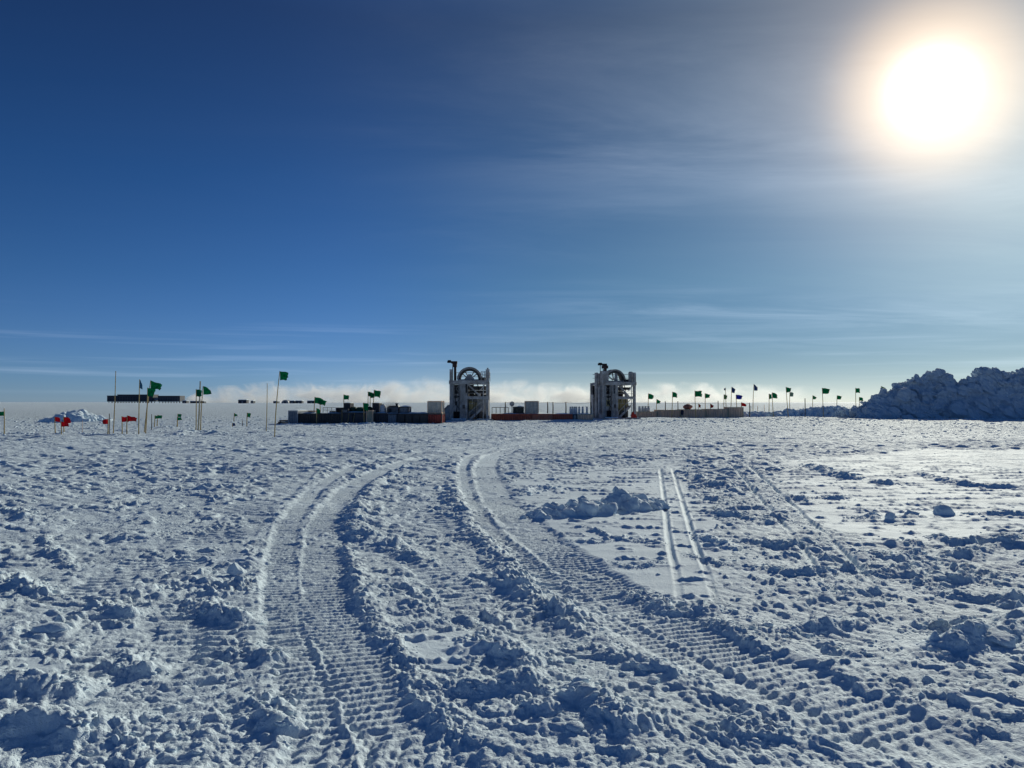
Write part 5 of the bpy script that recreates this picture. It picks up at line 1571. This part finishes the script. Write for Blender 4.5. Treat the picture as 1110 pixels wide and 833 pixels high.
prof2 = [(1031, 428), (1037, 425), (1043, 420), (1046, 413), (1052, 409), (1057, 411), (1059, 405), (1066, 402), (1073, 400.5), (1081, 400), (1085, 404), (1091, 406), (1099, 404.5), (1104, 401), (1110, 401.5), (1118, 405), (1128, 402), (1140, 407), (1155, 404), (1170, 410), (1185, 416), (1200, 425), (1215, 436)]
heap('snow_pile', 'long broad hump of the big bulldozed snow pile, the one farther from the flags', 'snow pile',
     profile_lumps(prof2, DP - 1.0, 4.6, 0.5, 1.15, 6.5, 0.98) + rubble(1034, 1200, DP - 1), 0.07, ((2.1, 0.25), (0.85, 0.24), (0.40, 0.16), (0.19, 0.09)), pg, mt=SHADE_SNOW)
prof3 = [(788, 452), (797, 448), (806, 446), (817, 445), (830, 446.5), (845, 446), (858, 443.5), (868, 444), (876, 443), (884, 441), (893, 440), (903, 440.5), (913, 441.5), (921, 442), (930, 444), (938, 447)]
heap('snow_berm', 'low lumpy snow berm under the line of green flags, left of the big snow pile', 'snow berm',
     profile_lumps(prof3, 87.0, 2.6, 0.22, 0.42, 4.0, 0.6), 0.08, ((0.9, 0.2), (0.4, 0.12), (0.18, 0.06)), mt=SNOW)
prof4 = [(50, 457), (58, 453), (66, 450), (73, 447), (80, 444.5), (84, 443.6), (89, 445.5), (95, 448.5), (103, 452), (113, 455), (122, 457)]
heap('snow_mound', 'smooth cone-shaped snow mound behind the three clustered red flags', 'snow mound',
     profile_lumps(prof4, 67.0, 3.0, 0.42, 0.62, 2.2, 0.1), 0.05, ((1.3, 0.05), (0.4, 0.012), (0.15, 0.008)), mt=SNOW)
# the broken mound lying on the smooth patch, at the end of the runner track
lm = []
for x, yt, yb, r in ((574, 558, 568, .10), (584, 553, 567, .14), (596, 549, 566, .17), (608, 545, 565, .2), (620, 542, 563, .22), (632, 540, 562, .23), (643, 541, 561, .22), (652, 538, 560, .22), (662, 533, 558, .24), (672, 528, 557, .24), (681, 534, 556, .22), (690, 531, 555, .23), (699, 535, 554, .2), (708, 541, 554, .17), (716, 546, 553, .12)):
    D_ = dist(yb) + 0.28
    p = at(x, yt, D_ + 0.1)
    lm.append((p.x, p.y + rng.uniform(-.08, .08), p.z - r * 0.8, r * 0.85, 1.0, 0.9))
    for q in range(4):
        lm.append((p.x + rng.uniform(-.1, .1), D_ + rng.uniform(-.3, .32), max(0.02, p.z * 0.35) * rng.uniform(0.3, 1.0), r * rng.uniform(.6, 1.0), 0.9, 0.8))
heap('snow_mound', 'jagged broken snow mound lying across the smooth snow patch left of the runner tracks', 'snow mound', lm, 0.02, ((0.35, 0.06), (0.16, 0.034), (0.07, 0.016)), mt=SNOW)


def chunk(label, x, y, w, h, dep=None, bl=0.7, seed_=0):
    """single block of snow; w, h in photo pixels, foot at (x, y)"""
    X0, Y0 = gnd(x, y)
    k_ = Y0 / FPX
    v, f = chunk_shape(4, bl, 0.10)
    for sc_, am in ((14, 0.02), (26, 0.012)):
        v = v * (1 + am * n3(v, sc_ / 6.0, 140))[:, None]
    v = v * np.array([w * k_ / 2, (dep or w * k_ * 0.8) / 2, h * k_ * 0.5])
    o = mesh_obj('snow_block', v.tolist(), f.tolist(), SNOW, None, True)
    o.location = (X0, Y0 + 0.03, gz(X0, Y0) + h * k_ * 0.12)
    tag(o, label, 'snow block', 'single blocks of snow on the ground')


chunk('large rounded snow block at the right of the smooth snow patch', 1024, 559, 25, 17)
chunk('small round snow block left of the large rounded block on the smooth patch', 967, 566, 13, 13)
chunk('wide low snow block between the small round block and the large rounded block', 990, 561, 17, 10)
chunk('smooth low slab of snow lying left of the wheel tracks', 52, 692, 44, 15, 0.16, 0.95)
chunk('pointed snow block beside a little smooth patch left of the wheel tracks', 256, 626, 22, 18)
chunk('broken snow block on the ploughed ridge right of the wheel tracks', 1085, 705, 30, 24, 0.25, 0.8)


# ------------------------------------------------------------------ steam, smoke and haze
def vol_mat(name, dens, col, scale, lo, hi, aniso, half, stretch=(1, 1, 1), warp=0.0, hfall=None, xfall=None):
    m = bpy.data.materials.new(name); m.use_nodes = True
    k = NT(m.node_tree); m.node_tree.nodes.clear()
    out = k.n('ShaderNodeOutputMaterial'); v = k.n('ShaderNodeVolumePrincipled')
    v.inputs['Color'].default_value = tuple(col) + (1,)
    v.inputs['Anisotropy'].default_value = aniso
    tc = k.n('ShaderNodeTexCoord')
    mp = k.n('ShaderNodeMapping'); k.link(tc.outputs['Object'], mp.inputs[0]); mp.inputs['Scale'].default_value = stretch
    n = k.noise(mp.outputs[0], scale, 5, 0.58, warp)
    d = k.smooth(n, lo, hi)
    if half:
        # thins out towards the edges of its own body
        s = k.n('ShaderNodeSeparateXYZ'); k.link(tc.outputs['Object'], s.inputs[0])
        for i, h_ in enumerate(half):
            if h_:
                d = k.math('MULTIPLY', d, k.smooth(k.math('ABSOLUTE', s.outputs[i]), h_, h_ * 0.62))
    if hfall:
        s = k.n('ShaderNodeSeparateXYZ'); k.link(tc.outputs['Object'], s.inputs[0])
        edge = k.math('ADD', s.outputs[2], k.math('MULTIPLY', k.math('SUBTRACT', 0.5, n), hfall[2]))
        d = k.math('MULTIPLY', k.math('ADD', 0.25, k.math('MULTIPLY', d, 0.75)), k.smooth(edge, hfall[1], hfall[0]))
    if xfall:
        s = k.n('ShaderNodeSeparateXYZ'); k.link(tc.outputs['Object'], s.inputs[0])
        d = k.math('MULTIPLY', d, k.smooth(s.outputs[0], xfall[0], xfall[1]))
    k.link(k.math('MULTIPLY', d, dens), v.inputs['Density'])
    k.link(v.outputs[0], out.inputs['Volume'])
    return m


def steam_hull(name, label, prof, D, depth, m, n=None):
    """lumpy closed body whose skyline follows prof (photo pixel x -> top row) at distance D"""
    xs_ = np.array([p[0] for p in prof], float); ys_ = np.array([p[1] for p in prof], float)
    n = n or 90
    X = np.linspace(xs_[0], xs_[-1], n)
    top = np.interp(X, xs_, ys_) - 1.5
    vs = []
    cx0 = at(float((X[0] + X[-1]) / 2), HOR, D).x
    A = 9
    for x, y in zip(X, top):
        p = at(float(x), float(y), D)
        h = max(0.5, p.z)
        for j in range(A):
            a = math.pi * j / (A - 1)
            vs.append((p.x - cx0, -math.cos(a) * depth / 2, 0.3 + h * math.sin(a) ** 0.6))
    fs = []
    for i in range(n - 1):
        for j in range(A - 1):
            a = i * A + j
            fs.append((a, a + A, a + A + 1, a + 1))
        fs.append((i * A + A - 1, (i + 1) * A + A - 1, (i + 1) * A, i * A))
    fs.append(tuple(range(A))); fs.append(tuple(reversed([(n - 1) * A + j for j in range(A)])))
    o = mesh_obj(name, vs, fs, m)
    o.location = (cx0, D, 0)
    tag(o, label, 'steam' if 'steam' in name else 'smoke', kind='stuff')
    return o


DV = 1650.0
kV = DV / FPX
STEAM_PROF = [(203, 433), (212, 428), (222, 423), (234, 419.5), (248, 419), (262, 418), (276, 415.5), (292, 414.5), (310, 413), (326, 411), (341, 411.5), (350, 415), (360, 416), (372, 414), (384, 411), (396, 411.5), (410, 412.5), (425, 411), (440, 407.5), (455, 405.5), (470, 408), (486, 410), (505, 409), (525, 409), (545, 409), (565, 410.5), (590, 411), (620, 412), (650, 413), (700, 414), (760, 415.5), (820, 417.5), (880, 420), (930, 424), (960, 430)]
_xm = (203 + 960) / 2
steam_hull('steam_plume', 'long bank of pale drifting steam low over the horizon behind the camp', STEAM_PROF, DV, 46,
           vol_mat('steam', STEAM_D, (0.95, 0.93, 0.92), 0.03, 0.40, 0.60, 0.5, None, (0.8, 0.6, 1.1), 0.5, (10.0, 50.0, 62.0), ((955 - _xm) * kV, (640 - _xm) * kV)), 170)
sp_ = [(417.5, 440), (419, 437), (421, 435), (424, 433), (427, 434), (430, 438), (431.5, 444)]
steam_hull('exhaust_smoke', 'small puff of grey smoke round the machine on the container row', sp_, D1 + 1.0, 1.4,
           vol_mat('exhaust', 1.8, (0.30, 0.29, 0.28), 3.0, 0.35, 0.65, 0.2, (0.52, 0.68, None), (1, 1, 1), 0.5, (0.9, 1.9, 0.7)), 24)

if HAZE_D:
    hz_m = bpy.data.materials.new('haze'); hz_m.use_nodes = True
    hz_m.node_tree.nodes.clear(); k = NT(hz_m.node_tree)
    o_ = k.n('ShaderNodeOutputMaterial'); v_ = k.n('ShaderNodeVolumePrincipled')
    v_.inputs['Color'].default_value = (0.93, 0.96, 1.0, 1); v_.inputs['Density'].default_value = HAZE_D
    v_.inputs['Anisotropy'].default_value = 0.55
    k.link(v_.outputs[0], o_.inputs['Volume'])
    hb = MB().box(-18000, 18000, -18000, 18000, -6, 45).build('haze', hz_m)
    tag(hb, kind='stuff')
